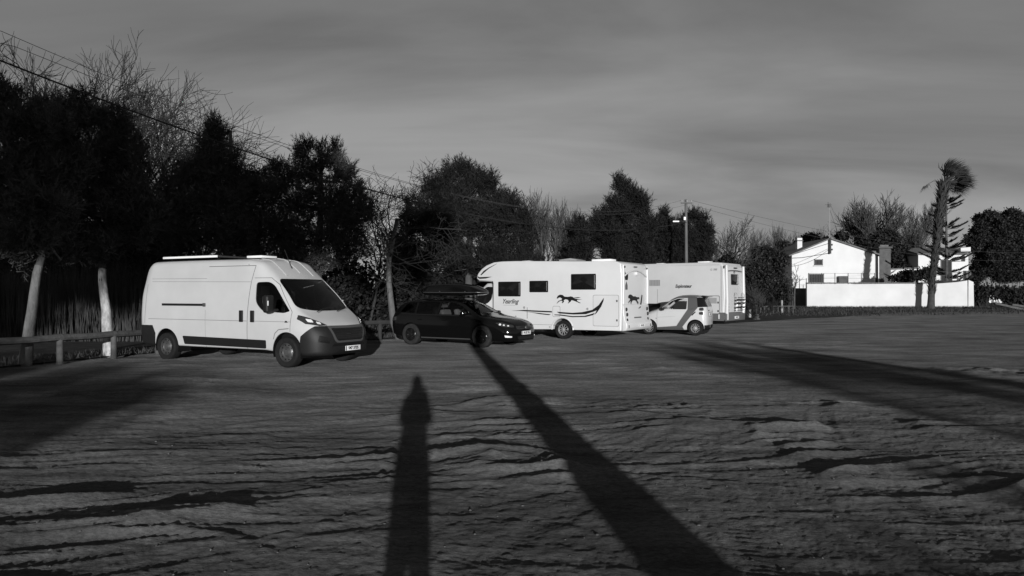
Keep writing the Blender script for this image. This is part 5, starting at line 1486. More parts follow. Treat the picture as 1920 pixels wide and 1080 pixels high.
# ---- wind-blown palm, araucaria
def palm():
    Y = 78.0; b0 = at(1745, 551, Y)
    root = empty('palm_tree', (b0.x, Y, 0))
    tag(root, 'tall palm with wind blown fronds standing before the white garden wall', 'tree')
    top = at(1771, 345, Y); mid = at(1757, 450, Y)
    P = [np.array([0, 0, -.1]), np.array([.15, 0, 3.0]), np.array([mid.x - b0.x, 0, mid.z]), np.array([top.x - b0.x, 0, top.z])]
    xs = np.linspace(0, 1, 24)
    pts = np.stack([np.interp(xs, [0, .19, .52, 1], [p[k] for p in P]) for k in range(3)], 1)
    rad = np.interp(xs, [0, .06, .3, .5, .8, 1], [.42, .34, .27, .30, .36, .40])
    T = Twigs(); T.path(pts, rad, 12); tr = T.build('trunk', 'palmbark', root)
    rng = np.random.default_rng(3)
    V = []; F_ = []
    for i in range(1300):
        t = rng.uniform(.10, 1.0)
        c = np.array([np.interp(t, xs, pts[:, k]) for k in range(3)]); r_ = np.interp(t, xs, rad)
        a = rng.uniform(0, 2 * math.pi); o = np.array([math.cos(a), math.sin(a), 0]); s_ = np.array([-math.sin(a), math.cos(a), 0])
        b = len(V); ln = rng.uniform(.3, .8) * (.5 + .7 * t)
        V += [c + o * r_ * .9 - s_ * .13, c + o * r_ * .9 + s_ * .13, c + o * (r_ + ln * .62) + np.array([0, 0, ln])]
        F_.append((b, b + 1, b + 2))
    tag(tri_obj('leaf_stubs', np.array(V), np.array(F_), 'palmbark', root), kind='stuff')
    head = np.array([top.x - b0.x + .1, 0, top.z])
    def frond(d, L, droop, wid, k=26):
        V = []; F_ = []
        d = np.array(d, float); d /= np.linalg.norm(d)
        sd = unit(np.cross(d, [0, 1.0, .2])); nm = np.cross(sd, d)
        st = head + d * L * .45
        T = MB().tube([tuple(head), tuple((head + st) / 2 + np.array([0, 0, .08])), tuple(st)], [.06, .05, .04], 5)
        for i in range(k):
            a = (i / (k - 1) - .5) * R(wid)
            dd = unit(d * math.cos(a) + sd * math.sin(a) + .35 * rng.normal(size=3) * np.array([.4, 1, .4]) + np.array([.6, 0, 0]))
            p1 = st + dd * L * .35; p2 = p1 + unit(dd + np.array([.7, 0, -droop]) + .15 * rng.normal(size=3)) * L * rng.uniform(.25, .4)
            w1 = .05
            T.add([st - nm * .03, st + nm * .03, p1 + nm * w1 + sd * .02, p1 - nm * w1 - sd * .02, p2], [(0, 1, 2, 3), (3, 2, 4)])
        T.build('frond', 'palmleaf', root)
    for d, L, dr, wd in (((.1, 0, 1), 2.7, .1, 80), ((.3, .3, 1), 2.8, .2, 80), ((.8, -.3, .8), 2.4, .3, 90), ((1, 0, .35), 2.8, .35, 80), ((1, .3, .1), 2.8, .4, 80), ((1, -.3, -.05), 2.6, .5, 80), ((.3, .5, .8), 2.3, .2, 90), ((.25, -.3, 1), 2.0, .1, 80), ((.9, .2, -.25), 2.6, .8, 70), ((.7, 0, -.4), 2.4, .9, 60), ((.8, .2, .0), 2.2, .7, 70), ((.45, -.2, .75), 2.6, .2, 100), ((.15, .1, .6), 1.9, .2, 100)):
        frond(d, L * 1.1, dr, wd); frond(np.array(d) + .15 * rng.normal(size=3), L, dr, wd); frond(np.array(d) + .2 * rng.normal(size=3), L, dr, wd)
    # one lone frond hanging on the windward side
    V0 = MB().tube([tuple(head + np.array([-.2, 0, .2])), tuple(head + np.array([-1.2, 0, .35])), tuple(head + np.array([-2.0, 0, -.1]))], [.05, .04, .03], 5)
    for i in range(22):
        q = head + np.array([-1.7 - .03 * i, 0, -.02 - .012 * i]); e = q + np.array([-.6 + .5 * rng.random(), .4 * rng.normal(), -.55 - .3 * rng.random()])
        V0.add([q + np.array([0, 0, .05]), q - np.array([0, 0, .05]), e], [(0, 1, 2)])
    V0.build('frond', 'palmleaf', root)
    return root
palm()

def araucaria():
    Y = 85.0; b0 = at(1775, 551, Y)
    root = empty('araucaria_tree', (b0.x, Y, 0))
    tag(root, 'tiered araucaria with upswept branches close behind the palm trunk', 'tree')
    ztop = at(1784, 348, Y).z
    T = Twigs(); T.path([(0, 0, -.05), (0, 0, ztop * .5), (0, 0, ztop)], [.22, .15, .04], 8); T.build('trunk', 'bark', root)
    rng = np.random.default_rng(8)
    V = []; F_ = []; Bt = Twigs()
    tiers = [(352, 8), (372, 12), (392, 26), (417, 32), (440, 34), (458, 32), (482, 44), (507, 46), (528, 52)]
    for v, rp in tiers:
        z = at(0, v + 6, Y).z; Rr = rp * Y / FPX
        for k in range(7):
            a = 2 * math.pi * (k + rng.random() * .6) / 7
            o = np.array([math.cos(a), math.sin(a), 0]); L = Rr * rng.uniform(.55, 1.15); z = at(0, v + 6 + 5 * rng.normal(), Y).z
            path = [np.array([0, 0, z]), o * L * .55 + np.array([0, 0, z + L * .02]), o * L + np.array([0, 0, z + L * .30])]
            Bt.path(path, [.05, .035, .02], 4)
            s_ = np.array([-o[1], o[0], 0])
            for q in range(int(150 * max(.5, L / 2))):
                t = rng.uniform(.2, 1); p = path[0] * (1 - t)**2 + 2 * t * (1 - t) * path[1] + t * t * path[2]
                dd = unit(o * .7 + s_ * rng.normal() * .6 + np.array([0, 0, .45 + .3 * rng.random()]))
                w_ = unit(np.cross(dd, rng.normal(size=3))) * .06
                b = len(V); V += [p - w_, p + w_, p + dd * rng.uniform(.3, .6)]; F_.append((b, b + 1, b + 2))
    Bt.build('limbs', 'bark', root)
    tri_obj('crown', np.array(V), np.array(F_), 'leaf', root)
araucaria()

# ------------------------------------------------------------------ log rails and fences
def log_rail(name, label, pts, group=None, top=.62, r=.085, gap=None, rails=1, pr=.075, wmat='wood'):
    root = empty(name, (pts[0][0], pts[0][1], 0))
    tag(root, label, 'fence', group)
    x0, y0 = pts[0]
    for i, (x, y) in enumerate(pts):
        MB().tube([(x - x0, y - y0, -.1), (x - x0, y - y0, top - .02)], [pr, pr * .95], 9).build('post', wmat, root, 40)
    for k in range(rails):
        zr = top - k * .36
        for (xa, ya), (xb, yb) in zip(pts[:-1], pts[1:]):
            d = Vector((xb - xa, yb - ya, 0)).normalized() * .04
            mxx = ((xa + xb) / 2 - x0, (ya + yb) / 2 - y0, zr - .012)
            MB().tube([(xa - x0 - d.x, ya - y0 - d.y, zr), mxx, (xb - x0 + d.x, yb - y0 + d.y, zr + .01)], [r, r * .93, r * .97], 9).build('rail', wmat, root, 40)
    return root
log_rail('log_rail', 'low log rail on round posts, left of the van beside the pine trunks', [(-12.3, 12.6), (-11.75, 14.1), (-11.1, 15.6), (-10.62, 17.05), (-10.15, 18.5), (-9.75, 20.0), (-9.5, 21.6)])
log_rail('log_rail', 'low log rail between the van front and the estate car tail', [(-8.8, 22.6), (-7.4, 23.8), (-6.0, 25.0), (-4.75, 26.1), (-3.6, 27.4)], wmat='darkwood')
log_rail('post_fence', 'small pale post fence below the dark evergreen mass', [(at(u, 551, 60).x, 60 + .1 * i) for i, u in enumerate((1426, 1434, 1443, 1452, 1462, 1473, 1484, 1493))], top=.62, r=.05, pr=.05)
for i, (u, Y) in enumerate(((1466, 62), (1406, 50))):
    p = at(u, 551, Y)
    MB().tube([(0, 0, -.1), (0, 0, 1.1 if i == 0 else .6)], [.09, .08], 8).build('marker_post', 'stone', None, 40).location = (p.x, Y, 0)
    tag(bpy.data.objects[[o.name for o in bpy.data.objects if o.name.startswith('marker_post')][-1]], ('pale stubby post behind the small post fence', 'short pale post beside the fan frond clump')[i], 'post')

# ------------------------------------------------------------------ utility pole, cables, bird
PX, PY, PH = 11.54, 48.0, 7.9
pole = empty('utility_pole', (PX, PY, 0))
tag(pole, 'wooden utility pole with street lamp, behind the motorhomes', 'pole')
MB().tube([(0, 0, -.2), (0, 0, 4), (-.02, 0, PH)], [.12, .105, .085], 10).build('mast', 'polewood', pole, 40)
ca = MB().box((0, -.12, PH - .25), (.75, .08, .09)).build('crossarm', 'polewood', pole)
for x in (-.32, .02, .32): MB().lathe([(.001, .16), (.035, .14), (.045, .06), (.02, 0)], (x, -.12, PH - .20), 8, 'z').build('insulator', 'vent', ca, 40)
ar = MB().tube([(0, -.1, 6.35), (-.35, -.25, 6.45), (-.62, -.35, 6.42)], .022, 6).build('lamp_arm', 'steel', pole, 40)
MB().box((-.78, -.40, 6.40), (.42, .18, .10)).build('lamp_head', 'plate', ar, bevel=.03)
MB().box((-.14, -.14, 6.62), (.14, .14, .22)).build('junction_box', 'plate', pole, bevel=.02)

def cable(label, a, b, sag, r, mat='wire', n=48, group=None):
    a = Vector(a); b = Vector(b)
    pts = []
    for i in range(n + 1):
        t_ = i / n; p = a.lerp(b, t_); p.z -= 4 * sag * t_ * (1 - t_); pts.append(p)
    o = MB().tube(pts, r, 5).build('overhead_cable', mat, None, 60)
    return tag(o, label, 'cable', group)
cable('thick black cable sagging from upper left to the utility pole', (-11.3, 16, 6.8), (PX, PY, 6.42), 1.81, .022)
cable('thick black cable running on beyond the left pines', (-25.5, -4, 7.4), (-11.3, 16, 6.8), .55, .022)
tw = 'thin twin wires left of the utility pole'
cable('thin wire high above the thick cable, left of the utility pole', (-11.3, 16, 7.46), (PX - .32, PY, PH - .05), 2.08, .007, 'thinwire', group=tw)
cable('thin wire high above the thick cable, left of the utility pole', (-11.0, 16, 7.12), (PX + .02, PY, PH - .35), 1.85, .007, 'thinwire', group=tw)
for (xa, za) in ((-11.3, 7.46), (-11.0, 7.12)):
    cable('thin wire running on beyond the left pines', (-25.5, -4, 8.2), (xa, 16, za), .4, .007, 'thinwire', group='thin wires beyond the pines')
cable('thick cable sloping from the utility pole to the gabled house', (PX, PY, 6.35), (39.3, 89.6, 7.3), 2.6, .022)
for dz, sg in ((-.05, 3.0), (-.35, 3.6)):
    cable('thin wire running right from the utility pole past the poplars', (PX + .3, PY, PH + dz), (95, 110, 10.5 + dz), sg, .010, 'thinwire', group='thin wires right of the pole')
# a bird on the thin wire
t_ = .207; bp_ = Vector((-11.3, 16, 7.46)).lerp(Vector((PX - .32, PY, PH - .05)), t_); bp_.z -= 4 * 2.08 * t_ * (1 - t_)
bird = empty('bird', (bp_.x, bp_.y, bp_.z))
tag(bird, 'small dark bird perched on the upper thin wire', 'bird')
MB().lathe([(.001, -.10), (.012, -.09), (.035, -.03), (.042, .02), (.03, .06), (.026, .085), (.03, .11), (.02, .135), (.001, .14)], (0, 0, .055), 10, 'x').build('body', 'birdm', bird, 60)
MB().add([(-.08, -.02, .05), (-.08, .02, .05), (-.19, .015, .02), (-.19, -.015, .02)], [(0, 1, 2, 3)]).add([(.13, 0, .06), (.13, .006, .05), (.165, 0, .052)], [(0, 1, 2)]).build('tail', 'birdm', bird)
for y in (-.012, .012): MB().tube([(0, y, .0), (0, y, .03)], .003, 4).build('leg', 'birdm', bird)

# ------------------------------------------------------------------ houses
def hz(v, Y): return CAMH + (551 - v) * Y / FPX
def hx(u, Y): return (u - 960) * Y / FPX
def house1():
    Y = 90.0
    root = empty('house', (hx(1556, Y), Y, 0))
    ox = hx(1556, Y)
    tag(root, 'white gabled house behind the garden wall, with rooftop aerial', 'house')
    xl, xr, xm = hx(1485, Y) - ox, hx(1641, Y) - ox, 0.0
    zl, zr, zm = hz(479, Y), hz(477, Y), hz(449, Y)
    D = 11.0
    prof = [(xl, -.2), (xr, -.2), (xr, zr), (xm, zm), (xl, zl)]
    MB().prism(prof, 0, D).build('wall', 'white', root)
    ov = .45
    def slab(xa, za, xb, zb, name):
        d = Vector((xb - xa, zb - za)).normalized(); nrm = Vector((-d.y, d.x)) if d.x > 0 else Vector((d.y, -d.x))
        e = (xb + d.x * ov, zb + d.y * ov)
        t0 = .03; t1 = .20
        p = [(xa + nrm.x * t0, za + nrm.y * t0), (e[0] + nrm.x * t0, e[1] + nrm.y * t0), (e[0] + nrm.x * t1, e[1] + nrm.y * t1), (xa + nrm.x * t1, za + nrm.y * t1)]
        return MB().prism(p, -.28, D + .3).build(name, 'tile', root)
    s1 = slab(xm, zm, xr, zr, 'roof'); slab(xm, zm, xl, zl, 'roof')
    c = MB().box((hx(1516, Y) - ox, 3.0, hz(455, Y)), (.62, .62, 1.6)).build('chimney', 'white', root); MB().box((hx(1516, Y) - ox, 3.0, hz(449, Y) + .05), (.76, .76, .12)).build('chimney_cap', 'tile', c)
    def window(u0, u1, v0, v1, bars):
        x0, x1, z1, z0 = hx(u0, Y) - ox, hx(u1, Y) - ox, hz(v0, Y), hz(v1, Y)
        w = MB().box(((x0 + x1) / 2, .02, (z0 + z1) / 2), (x1 - x0, .12, z1 - z0)).build('window', 'winglass', root)
        fr = MB()
        for a, b, c_, d_ in ((x0 - .04, x0 + .05, z0, z1), (x1 - .05, x1 + .04, z0, z1)): fr.box(((a + b) / 2, -.02, (c_ + d_) / 2), (b - a, .16, d_ - c_ + .12))
        for zz in (z0, z1): fr.box(((x0 + x1) / 2, -.03, zz), (x1 - x0 + .08, .14, .09))
        fr.build('frame', 'winframe', w)
        MB().box(((x0 + x1) / 2, -.10, z0 - .10), (x1 - x0 + .3, .2, .08)).build('sill', 'white', w)
        for i in range(bars):
            xb = x0 + (x1 - x0) * (i + 1) / (bars + 1)
            MB().tube([(xb, -.10, z0), (xb, -.10, z1)], .022, 5).build('bar', 'iron', w)
    window(1527, 1542, 487, 497, 4)
    window(1516, 1544, 514, 530, 5)
    MB().box((hx(1578, Y) - ox, -.35, hz(524, Y)), (1.15, .5, .8)).build('air_conditioner', 'stack', root, bevel=.04)
    # pipe, gutter, cable along the gable
    MB().tube([(xr + .35, -.15, zr - .25), (xr + .35, -.15, .5)], .07, 6).build('drainpipe', 'plate', root)
    MB().box((xr + .03, 1.0, 2.8), (.04, 1.9, 5.2)).build('shaded_side_sheet', 'stack', root)  # dark sheet standing in for the shaded side of the house
    cx_ = hx(1555, Y) - ox
    MB().tube([(xl, -.06, hz(484, Y)), (xl + 1.2, -.06, hz(483.2, Y)), (cx_ - .1, -.06, hz(475, Y)), (cx_, -.06, hz(466, Y))], .035, 5).build('wall_cable', 'wire', root)
    MB().tube([(xl + .2, -.06, hz(477, Y)), (cx_ - 1.5, -.06, hz(463, Y)), (cx_, -.06, hz(456, Y))], .03, 5).build('wall_cable', 'wire', root)
    mst = MB().tube([(cx_, -.3, hz(476, Y)), (cx_, -.3, hz(447, Y))], .13, 8).build('service_mast', 'iron', root)
    for v in (461, 470): MB().lathe([(.001, 0), (.1, .03), (.1, .2), (.001, .24)], (cx_ + .22, -.3, hz(v, Y)), 8, 'z').build('insulator', 'stack', mst)
    return root
house1()

def aerial():
    Y = 91.0
    x = hx(1556, Y)
    root = empty('rooftop_aerial', (x, Y, hz(449, 90) + .1))
    tag(root, 'tall thin aerial mast with guy wires on the gable ridge', 'aerial')
    h = hz(380, Y) - hz(449, 90)
    MB().tube([(0, 0, -.1), (0, 0, h)], [.045, .03], 6).build('mast', 'vent', root)
    for z, w in ((h - .1, .3), (h - .35, .8), (h - .65, .45)): MB().box((-.12, 0, z), (w, .05, .05)).build('aerial_element', 'iron', root)
    MB().box((-.05, 0, h - .45), (.3, .2, .45)).build('aerial_box', 'iron', root)
    MB().tube([(0, 0, h - .05), (2.2, 1.2, .15 * h)], .02, 4).build('guy_wire', 'iron', root)
    MB().tube([(0, 0, h * .80), (1.5, -.0, -.45)], .02, 4).build('guy_wire', 'iron', root)
aerial()

def stack_():
    Y = 92.0
    root = empty('chimney_stack', (hx(1660, Y), Y, 0))
    tag(root, 'square grey rendered chimney stack right of the gabled house', 'chimney')
    MB().box((0, .8, hz(466, Y) / 2), (1.45, 1.6, hz(466, Y))).build('shaft', 'stack', root, bevel=.04)
    MB().box((0, .8, hz(464, Y)), (1.75, 1.9, .22)).build('cap', 'stack', root, bevel=.03)
    MB().box((0, .8, hz(461, Y)), (1.1, 1.2, .3)).build('pot', 'tile', root, bevel=.03)
    MB().box((-1.2, 1.2, hz(470, Y) / 2), (.7, 1.2, hz(470, Y))).build('flue', 'tile', root)
stack_()

def house2():
    Y = 99.0
    root = empty('house', (hx(1770, Y), Y, 0)); ox = hx(1770, Y)
    tag(root, 'smaller white house with sloping tile roof, behind the palm', 'house')
    x0, x1 = hx(1722, Y) - ox, hx(1816, Y) - ox
    z0, z1 = hz(478, Y), hz(474, Y)
    MB().prism([(x0, -.2), (x1, -.2), (x1, z1), (x0, z0)], 0, 8).build('wall', 'white', root)
    MB().prism([(-.35, z0 + .03), (-.35, z0 + .18), (4, z0 + 1.2), (8.3, z0 + .2), (8.3, z0 + .04)], x0 - .3, x1 + .4, 'yz').build('roof', 'tile', root)
    MB().prism([(x1 - .9, z1 + .2), (x1 + .45, z1 + .2), (x1 + .45, hz(463, Y)), (x1 - .9, hz(465, Y))], .2, 3).build('parapet', 'white', root)
    for u0, u1, v0, v1 in ((1803, 1809, 480, 490), (1806, 1812, 508, 524), (1814, 1818, 508, 524), (1764, 1784, 488, 530)):
        a, b, c, d = hx(u0, Y) - ox, hx(u1, Y) - ox, hz(v0, Y), hz(v1, Y)
        w = MB().box(((a + b) / 2, .0, (c + d) / 2), (b - a, .10, c - d)).build('window', 'winglass', root)
        f_ = MB()
        for x in (a, b): f_.box((x, -.03, (c + d) / 2), (.07, .12, c - d))
        for z in (c, d): f_.box(((a + b) / 2, -.035, z), (b - a, .13, .07))
        f_.build('frame', 'winframe', w)
    # low outbuilding wall running left to the stack
    MB().prism([(hx(1672, Y) - ox, -.2), (x0 - .01, -.2), (x0 - .01, hz(504, Y)), (hx(1672, Y) - ox, hz(506, Y))], .3, 3).build('outbuilding', 'white', root)
    MB().prism([(hx(1671, Y) - ox, hz(506, Y) + .02), (x0 - .02, hz(504, Y) + .02), (x0 - .02, hz(504, Y) + .2), (hx(1671, Y) - ox, hz(506, Y) + .2)], .1, 3.2).build('outbuilding_roof', 'tile', root)
house2()

def garden_wall():
    Y = 80.0
    x0, xk, x1 = hx(1513, Y), hx(1752, Y), hx(1814, Y)
    root = empty('garden_wall', (x0, Y, 0))
    tag(root, 'long white rendered garden wall in front of the houses', 'wall')
    rr = np.random.default_rng(2)
    top = [(hx(u, Y) - x0, hz(v, Y)) for u, v in ((1814, 526), (1795, 529), (1770, 531), (1755, 532), (1700, 532), (1640, 532.5), (1580, 533), (1513, 532.5))]
    MB().prism([(0, -.3), (x1 - x0, -.3)] + top, 0, .32).build('wall', 'white2', root)
    MB().prism([(x1 - x0 + .005, -.3), (x1 - x0 + .65, -.3), (x1 - x0 + .60, hz(529, Y)), (x1 - x0 + .05, hz(525, Y))], -.12, 7).build('corner_pillar', 'white2', root)
    n = 64
    for i in range(n):
        x = (xk - x0) * (i + .5) / n
        z = hz(532.7, Y)
        o = MB().box((0, .16, .07), (.20, .55, .13)).build('coping_tile', 'tile', root) if i == 0 else None
        if o is None:
            o = base_t.copy(); col.objects.link(o)
        else: base_t = o
        o.location = (x, 0, z + .03 + .02 * rr.random()); o.rotation_euler = (0, 0, .08 * rr.normal())
garden_wall()
def wall_fence(name, label, u0, u1, Y, zb, h, n, mat='iron'):
    root = empty(name, (hx(u0, Y), Y, zb))
    tag(root, label, 'fence')
    W = hx(u1, Y) - hx(u0, Y)
    for i in range(n):
        x = W * i / (n - 1)
        MB().tube([(x, 0, -.1), (x, 0, h)], .04, 5).build('post', mat, root)
    for k in (.05, .5, .97): MB().tube([(0, 0, h * k), (W, 0, h * k)], .012, 4).build('strand', mat, root)
wall_fence('wire_fence', 'thin wire fence on posts along the garden wall top', 1516, 1640, 80.5, hz(531.5, 80.5), 1.15, 6)
wall_fence('wire_fence', 'dark wire fence on posts left of the garden wall', 1486, 1512, 82, 0, 3.4, 3)
wall_fence('wire_fence', 'short iron fence on the garden wall right of the palm', 1775, 1806, 80.5, hz(531, 80.5), 1.1, 4)
MB().prism([(0, -.2), (2.2, -.2), (2.2, 2.3), (0, 2.3)], 0, .2).build('side_wall', 'stack', None).location = (hx(1487, 83), 83.3, 0)  # wall in plain grey render
tag(bpy.data.objects['side_wall'], 'grey rendered side wall left of the white garden wall', 'wall')
MB().prism([(0, -.2), (22, -.2), (22, 2.6), (14, 2.7), (13.9, 1.9), (6, 2.0), (5.9, 2.8), (0, 2.7)], 0, .3).build('far_wall', 'white', None).location = (hx(1826, 130), 130, 0)
tag(bpy.data.objects['far_wall'], 'distant white wall glimpsed below the broadleaf evergreen', 'wall')
for i, (x, l_, a) in enumerate(((0, 3.2, .22), (1.8, 2.6, .15))):
    MB().box((0, 0, .22), (l_, .35, .22), Matrix.Rotation(a, 3, 'Y')).build('timber_beam', 'wood', None, bevel=.02)
    o = [q for q in bpy.data.objects if q.name.startswith('timber_beam')][-1]
    o.location = (hx(1893, 74) + x, 74 + i * .5, .12)
    tag(o, ('long tilted timber beam lying on the verge below the broadleaf evergreen', 'shorter timber beam lying beside the longer one on the verge')[i], 'beam')
# ------------------------------------------------------------------ behind the photographer: what throws the long shadows
bare_tree('pollard_tree', 'thick pollarded tree behind the photographer, throwing the broad diagonal shadow', (2.13, -3.8, 0), 5.4, 61, mat='greybark', tmat='bark', trunkf=.60, r0=.36, wob=.03, up=.0, lev=2, kids=[2, 3], lo=[.93, .6], ang=(9, 16), rr=.72, rmin=.03, ll=(.6, .8))
bare_tree('pollard_tree', 'pollarded tree trunk throwing the thin shadow across the far right dirt', (14.05, -25, 0), 6.4, 62, mat='greybark', tmat='bark', trunkf=.75, r0=.38, wob=.02, up=.0, lev=1, kids=[3], lo=[.8], ang=(12, 25), rr=.6, rmin=.03, ll=(.25, .35))

def photographer():
    root = empty('person', (-.03, -.47, 0))
    tag(root, 'person in a hooded coat holding up a camera, throwing the upright shadow', 'person')
    J = dict(pel=(0, 0, .96), chest=(0, 0, 1.30), neck=(0, .02, 1.50), head=(0, .05, 1.64), crown=(0, .03, 1.76), peak=(0, .0, 1.84),
             shl=(-.15, 0, 1.41), ell=(-.175, .10, 1.14), wrl=(-.12, .30, 1.50), shr=(.15, 0, 1.41), elr=(.175, .10, 1.14), wrr=(.12, .30, 1.50),
             hil=(-.085, 0, .92), knl=(-.075, .03, .50), anl=(-.07, 0, .10), tol=(-.08, .18, .045), hir=(.085, 0, .92), knr=(.075, .02, .50), anr=(.07, -.02, .10), tor=(.08, .16, .045))
    rad = dict(pel=(.165, .12), chest=(.185, .125), neck=(.085, .085), head=(.115, .125), crown=(.10, .11), peak=(.035, .04), shl=(.085, .085), ell=(.062, .062), wrl=(.042, .042), shr=(.085, .085), elr=(.062, .062), wrr=(.042, .042),
               hil=(.10, .10), knl=(.068, .068), anl=(.05, .05), tol=(.045, .03), hir=(.10, .10), knr=(.068, .068), anr=(.05, .05), tor=(.045, .03))
    E_ = [('pel', 'chest'), ('chest', 'neck'), ('neck', 'head'), ('head', 'crown'), ('crown', 'peak'), ('chest', 'shl'), ('shl', 'ell'), ('ell', 'wrl'), ('chest', 'shr'), ('shr', 'elr'), ('elr', 'wrr'),
          ('pel', 'hil'), ('hil', 'knl'), ('knl', 'anl'), ('anl', 'tol'), ('pel', 'hir'), ('hir', 'knr'), ('knr', 'anr'), ('anr', 'tor')]
    # fingers: five short chains from each wrist, closed round the camera body
    for s_, sg in (('l', -1), ('r', 1)):
        for k in range(5):
            z = 1.55 - k * .025
            a, b, c = f'f{s_}{k}a', f'f{s_}{k}b', f'f{s_}{k}c'
            if k == 4:
                J[a] = (sg * .085, .31, 1.50); J[b] = (sg * .06, .33, 1.53); J[c] = (sg * .035, .33, 1.55)
            else:
                J[a] = (sg * .105, .345, z + .02); J[b] = (sg * .088, .385, z + .02); J[c] = (sg * (.055 + .004 * k), .395, z + .02)
            for q in (a, b, c): rad[q] = (.009, .009)
            E_ += [('wr' + s_, a), (a, b), (b, c)]
    b = bmesh.new(); sl = b.verts.layers.skin.verify(); vs = {}
    for k_, p in J.items():
        v = b.verts.new(p); v[sl].radius = rad[k_]; vs[k_] = v
    vs['pel'][sl].use_root = True
    for a, c in E_: b.edges.new((vs[a], vs[c]))
    me = bpy.data.meshes.new('body'); b.to_mesh(me); b.free()
    o = bpy.data.objects.new('body', me); col.objects.link(o)
    sk = o.modifiers.new('s', 'SKIN'); sk.use_smooth_shade = True
    su = o.modifiers.new('u', 'SUBSURF'); su.levels = 2; su.render_levels = 2
    dg = bpy.context.evaluated_depsgraph_get()
    nm = bpy.data.meshes.new_from_object(o.evaluated_get(dg)); o.modifiers.clear(); o.data = nm
    nm.materials.clear(); nm.materials.append(MAT['coatm']); nm.materials.append(MAT['jeans']); nm.materials.append(MAT['skin'])
    for p in nm.polygons:
        c = p.center
        p.material_index = 1 if c.z < .90 else (2 if (c.y > .26 and c.z > 1.4) or (c.y > .13 and 1.55 < c.z < 1.75) else 0)
    nm.name = 'body'
    o.parent = root
    # long coat skirt over the thighs
    MB().lathe([(.175, .0), (.165, -.2), (.14, -.40), (.13, -.41), (.15, -.2), (.15, .0)], (0, 0, .98), 20, 'z').build('coat_skirt', 'coatm', root, 60)
    cm = empty('hand_camera', (-.03, -.47 + .375, 1.56))
    tag(cm, 'small black camera held up in both hands', 'camera')
    MB().box((0, 0, 0), (.125, .045, .075)).build('camera_body', 'plastic', cm, bevel=.008)
    MB().lathe([(.001, -.02), (.03, -.02), (.032, .0), (.03, .028), (.022, .03), (.001, .028)], (0, .02, 0), 20).build('lens', 'plastic2', cm, 40)
photographer()

# unseen trees added behind the photographer to shade the left pines and lot
def shade_tree(label, base, trunk, blobs, seed, dens=9, size=(.25, .5)):
    rng = np.random.default_rng(seed)
    root = empty('evergreen_tree', base)
    tag(root, label, 'tree')
    T = Twigs(); T.path(np.array(trunk, float), np.linspace(.32, .12, len(trunk)) * (1 if trunk[-1][2] > 7 else .35), 8); T.build('trunk', 'bark', root)
    Lb = Twigs(); limbs_to(Lb, trunk, blobs, rng, .1 if trunk[-1][2] > 7 else .05); Lb.build('limbs', 'bark', root)
    V, F_ = leafy(blobs, dens, rng, size, .35)
    tri_obj('crown', V, F_, 'leaf', root)
shade_tree('unseen broad evergreen added to shade the left pines', (-12, -30, 0), [(0, 0, -.1), (0, 0, 3), (.3, 0, 6), (0, 0, 9)],
    [(0, 0, 8, 3.5, 3, 2.6), (3.4, 0, 9.5, 2.6, 2.6, 2.4), (-4, 0, 8.5, 3.5, 3, 3), (1, 0, 11.5, 3.5, 3, 2.5), (5.0, 0, 12, 2.5, 2.5, 2.2), (-6, 0, 7.2, 3, 3, 3), (-9, 0, 9, 3.5, 3, 4), (-3, 0, 13, 3.5, 3, 2), (7.0, 0, 10.6, 2.2, 2, 1.6), (8.4, 0, 11.6, 1.8, 2, 1.5), (6.4, 0, 9.15, 1.8, 2, .95), (7.8, 0, 9.5, 1.5, 2, .9), (5.0, 0, 8.7, 1.5, 2, 1.0)], 91)
shade_tree('unseen high umbrella crown added to shade the pines behind the van', (-6.5, -31, 0), [(0, 0, -.1), (.6, 0, 4), (2.0, 0, 8), (4.0, 0, 11)],
    [(2.2, 0, 11.3, 2.6, 2.5, 1.6), (5.0, 0, 11.3, 3.0, 2.5, 1.9), (7.5, 0, 11.1, 2.6, 2.5, 1.8), (9.6, 0, 11.6, 1.8, 2.2, 1.6), (4.5, 0, 13.4, 3.0, 2.5, 1.5), (0.5, 0, 12.0, 2.2, 2, 1.8)], 92)
gs_ = dict(mat='twig', tmat='bark', lev=4, kids=[9, 7, 6, 5], lo=[.25, .2, .2, .2], ang=(22, 55), rmin=.016, up=.05)
bare_tree('bare_tree', 'unseen low leafless tree added to shade the left dirt', (-5.5, -22, 0), 4.9, 96, trunkf=.4, r0=.16, **gs_)  # unseen, kept low so that only the left dirt is shaded
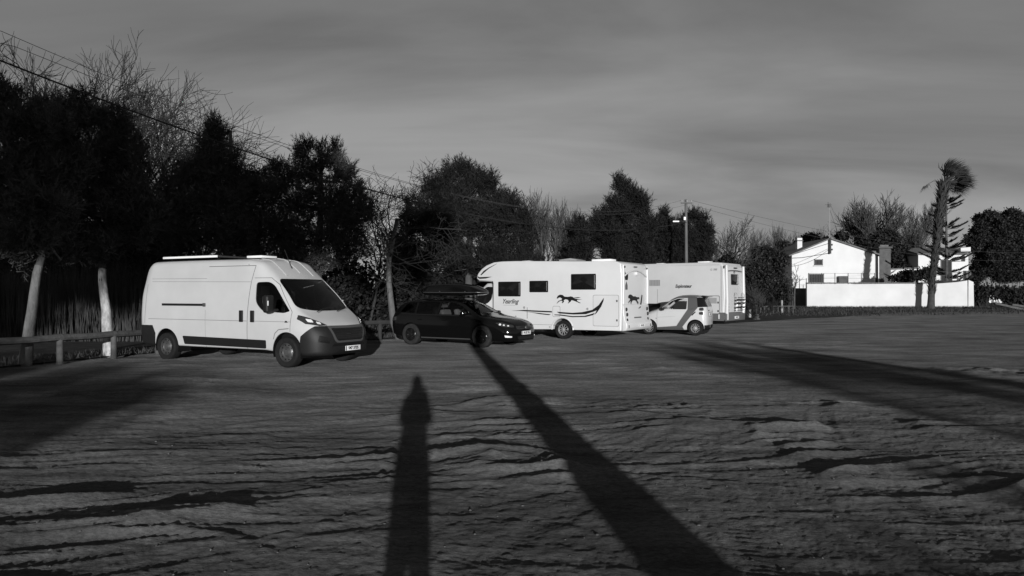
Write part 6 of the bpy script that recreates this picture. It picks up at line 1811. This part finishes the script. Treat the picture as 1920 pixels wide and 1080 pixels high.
for i, (x, y, zc, rx, rz) in enumerate(((-2.8, -30.5, 4.95, 2.3, .6), (-7.2, -30, 5.2, 2.4, .8), (-11.5, -29.5, 5.0, 2.6, .9), (12.6, -30, 5.5, 2.1, .8))):  # unseen low crowns added to lay soft shade bands on the dirt
    shade_tree(('unseen small umbrella tree added to shade the dirt before the van', 'unseen low umbrella tree added to shade the left dirt', 'unseen wide umbrella tree added to shade the far left dirt', 'lone unseen umbrella tree added to shade the far right dirt')[i], (x, y, 0),
        [(0, 0, -.1), (.05, 0, 2), (0, 0, zc - rz * .4)], [(-rx * .55, 0, zc, rx * .55, 1.0, rz), (rx * .1, .3, zc + .05, rx * .6, 1.1, rz), (rx * .62, 0, zc - .05, rx * .5, 1.0, rz * .9)], 180 + i, (7, 9, 9, 3.2)[i], (.12, .26))

for i, (x, y, h) in enumerate(((-8.0, -15.8, 2.5), (-4.8, -15.2, 2.5), (-1.9, -15.4, 2.35), (-.4, -14.6, 2.3), (3.2, -15.0, 2.4), (6.0, -15.4, 2.6), (8.9, -15.2, 2.7), (12.0, -14.8, 2.7), (-9.5, -14.5, 2.5), (-6.2, -15.5, 2.7), (-3.4, -14.8, 2.45), (4.6, -15.2, 2.6), (7.4, -14.6, 2.7), (10.4, -15.0, 2.75), (13.5, -14.2, 2.6), (16.2, -15, 2.9))):  # unseen shrub row, added to dim the foreground dirt
    bare_tree('shade_shrub', 'unseen leafless shrub added to dim the foreground dirt', (x, y, 0), h, 170 + i, 'unseen shrubs dimming the foreground', trunkf=.35, r0=.06, mat='twig', tmat='bark', lev=4, kids=[9, 7, 5, 4], lo=[.1, .15, .2, .2], ang=(25, 62), rmin=.006, up=.05)
# ------------------------------------------------------------------ loose stones and clods on the dirt
rng = np.random.default_rng(12)
Vs = []; Fs = []
n = 1500
py_ = 3.2 * (22 / 3.2) ** rng.random(n); px_ = rng.uniform(-.85, .85, n) * py_
pz_ = ground_height(px_, py_)
sz = rng.uniform(.002, .007, n) * rng.choice([1, 1, 1, 1, 2.0], n)
octv = np.array([(1, 0, 0), (-1, 0, 0), (0, 1, 0), (0, -1, 0), (0, 0, 1), (0, 0, -1)], float)
octf = np.array([(0, 2, 4), (2, 1, 4), (1, 3, 4), (3, 0, 4), (2, 0, 5), (1, 2, 5), (3, 1, 5), (0, 3, 5)])
jit = 1 + .35 * rng.normal(size=(n, 6, 1))
V = octv[None] * jit * sz[:, None, None] * np.array([1.3, 1.1, .7]) + np.stack([px_, py_, pz_ + sz * .3], 1)[:, None, :]
F_ = octf[None] + 6 * np.arange(n)[:, None, None]
tag(tri_obj('loose_stones', V.reshape(-1, 3), F_.reshape(-1, 3), 'pebble'), 'small loose stones and clods scattered over the dirt', 'stones', kind='stuff')
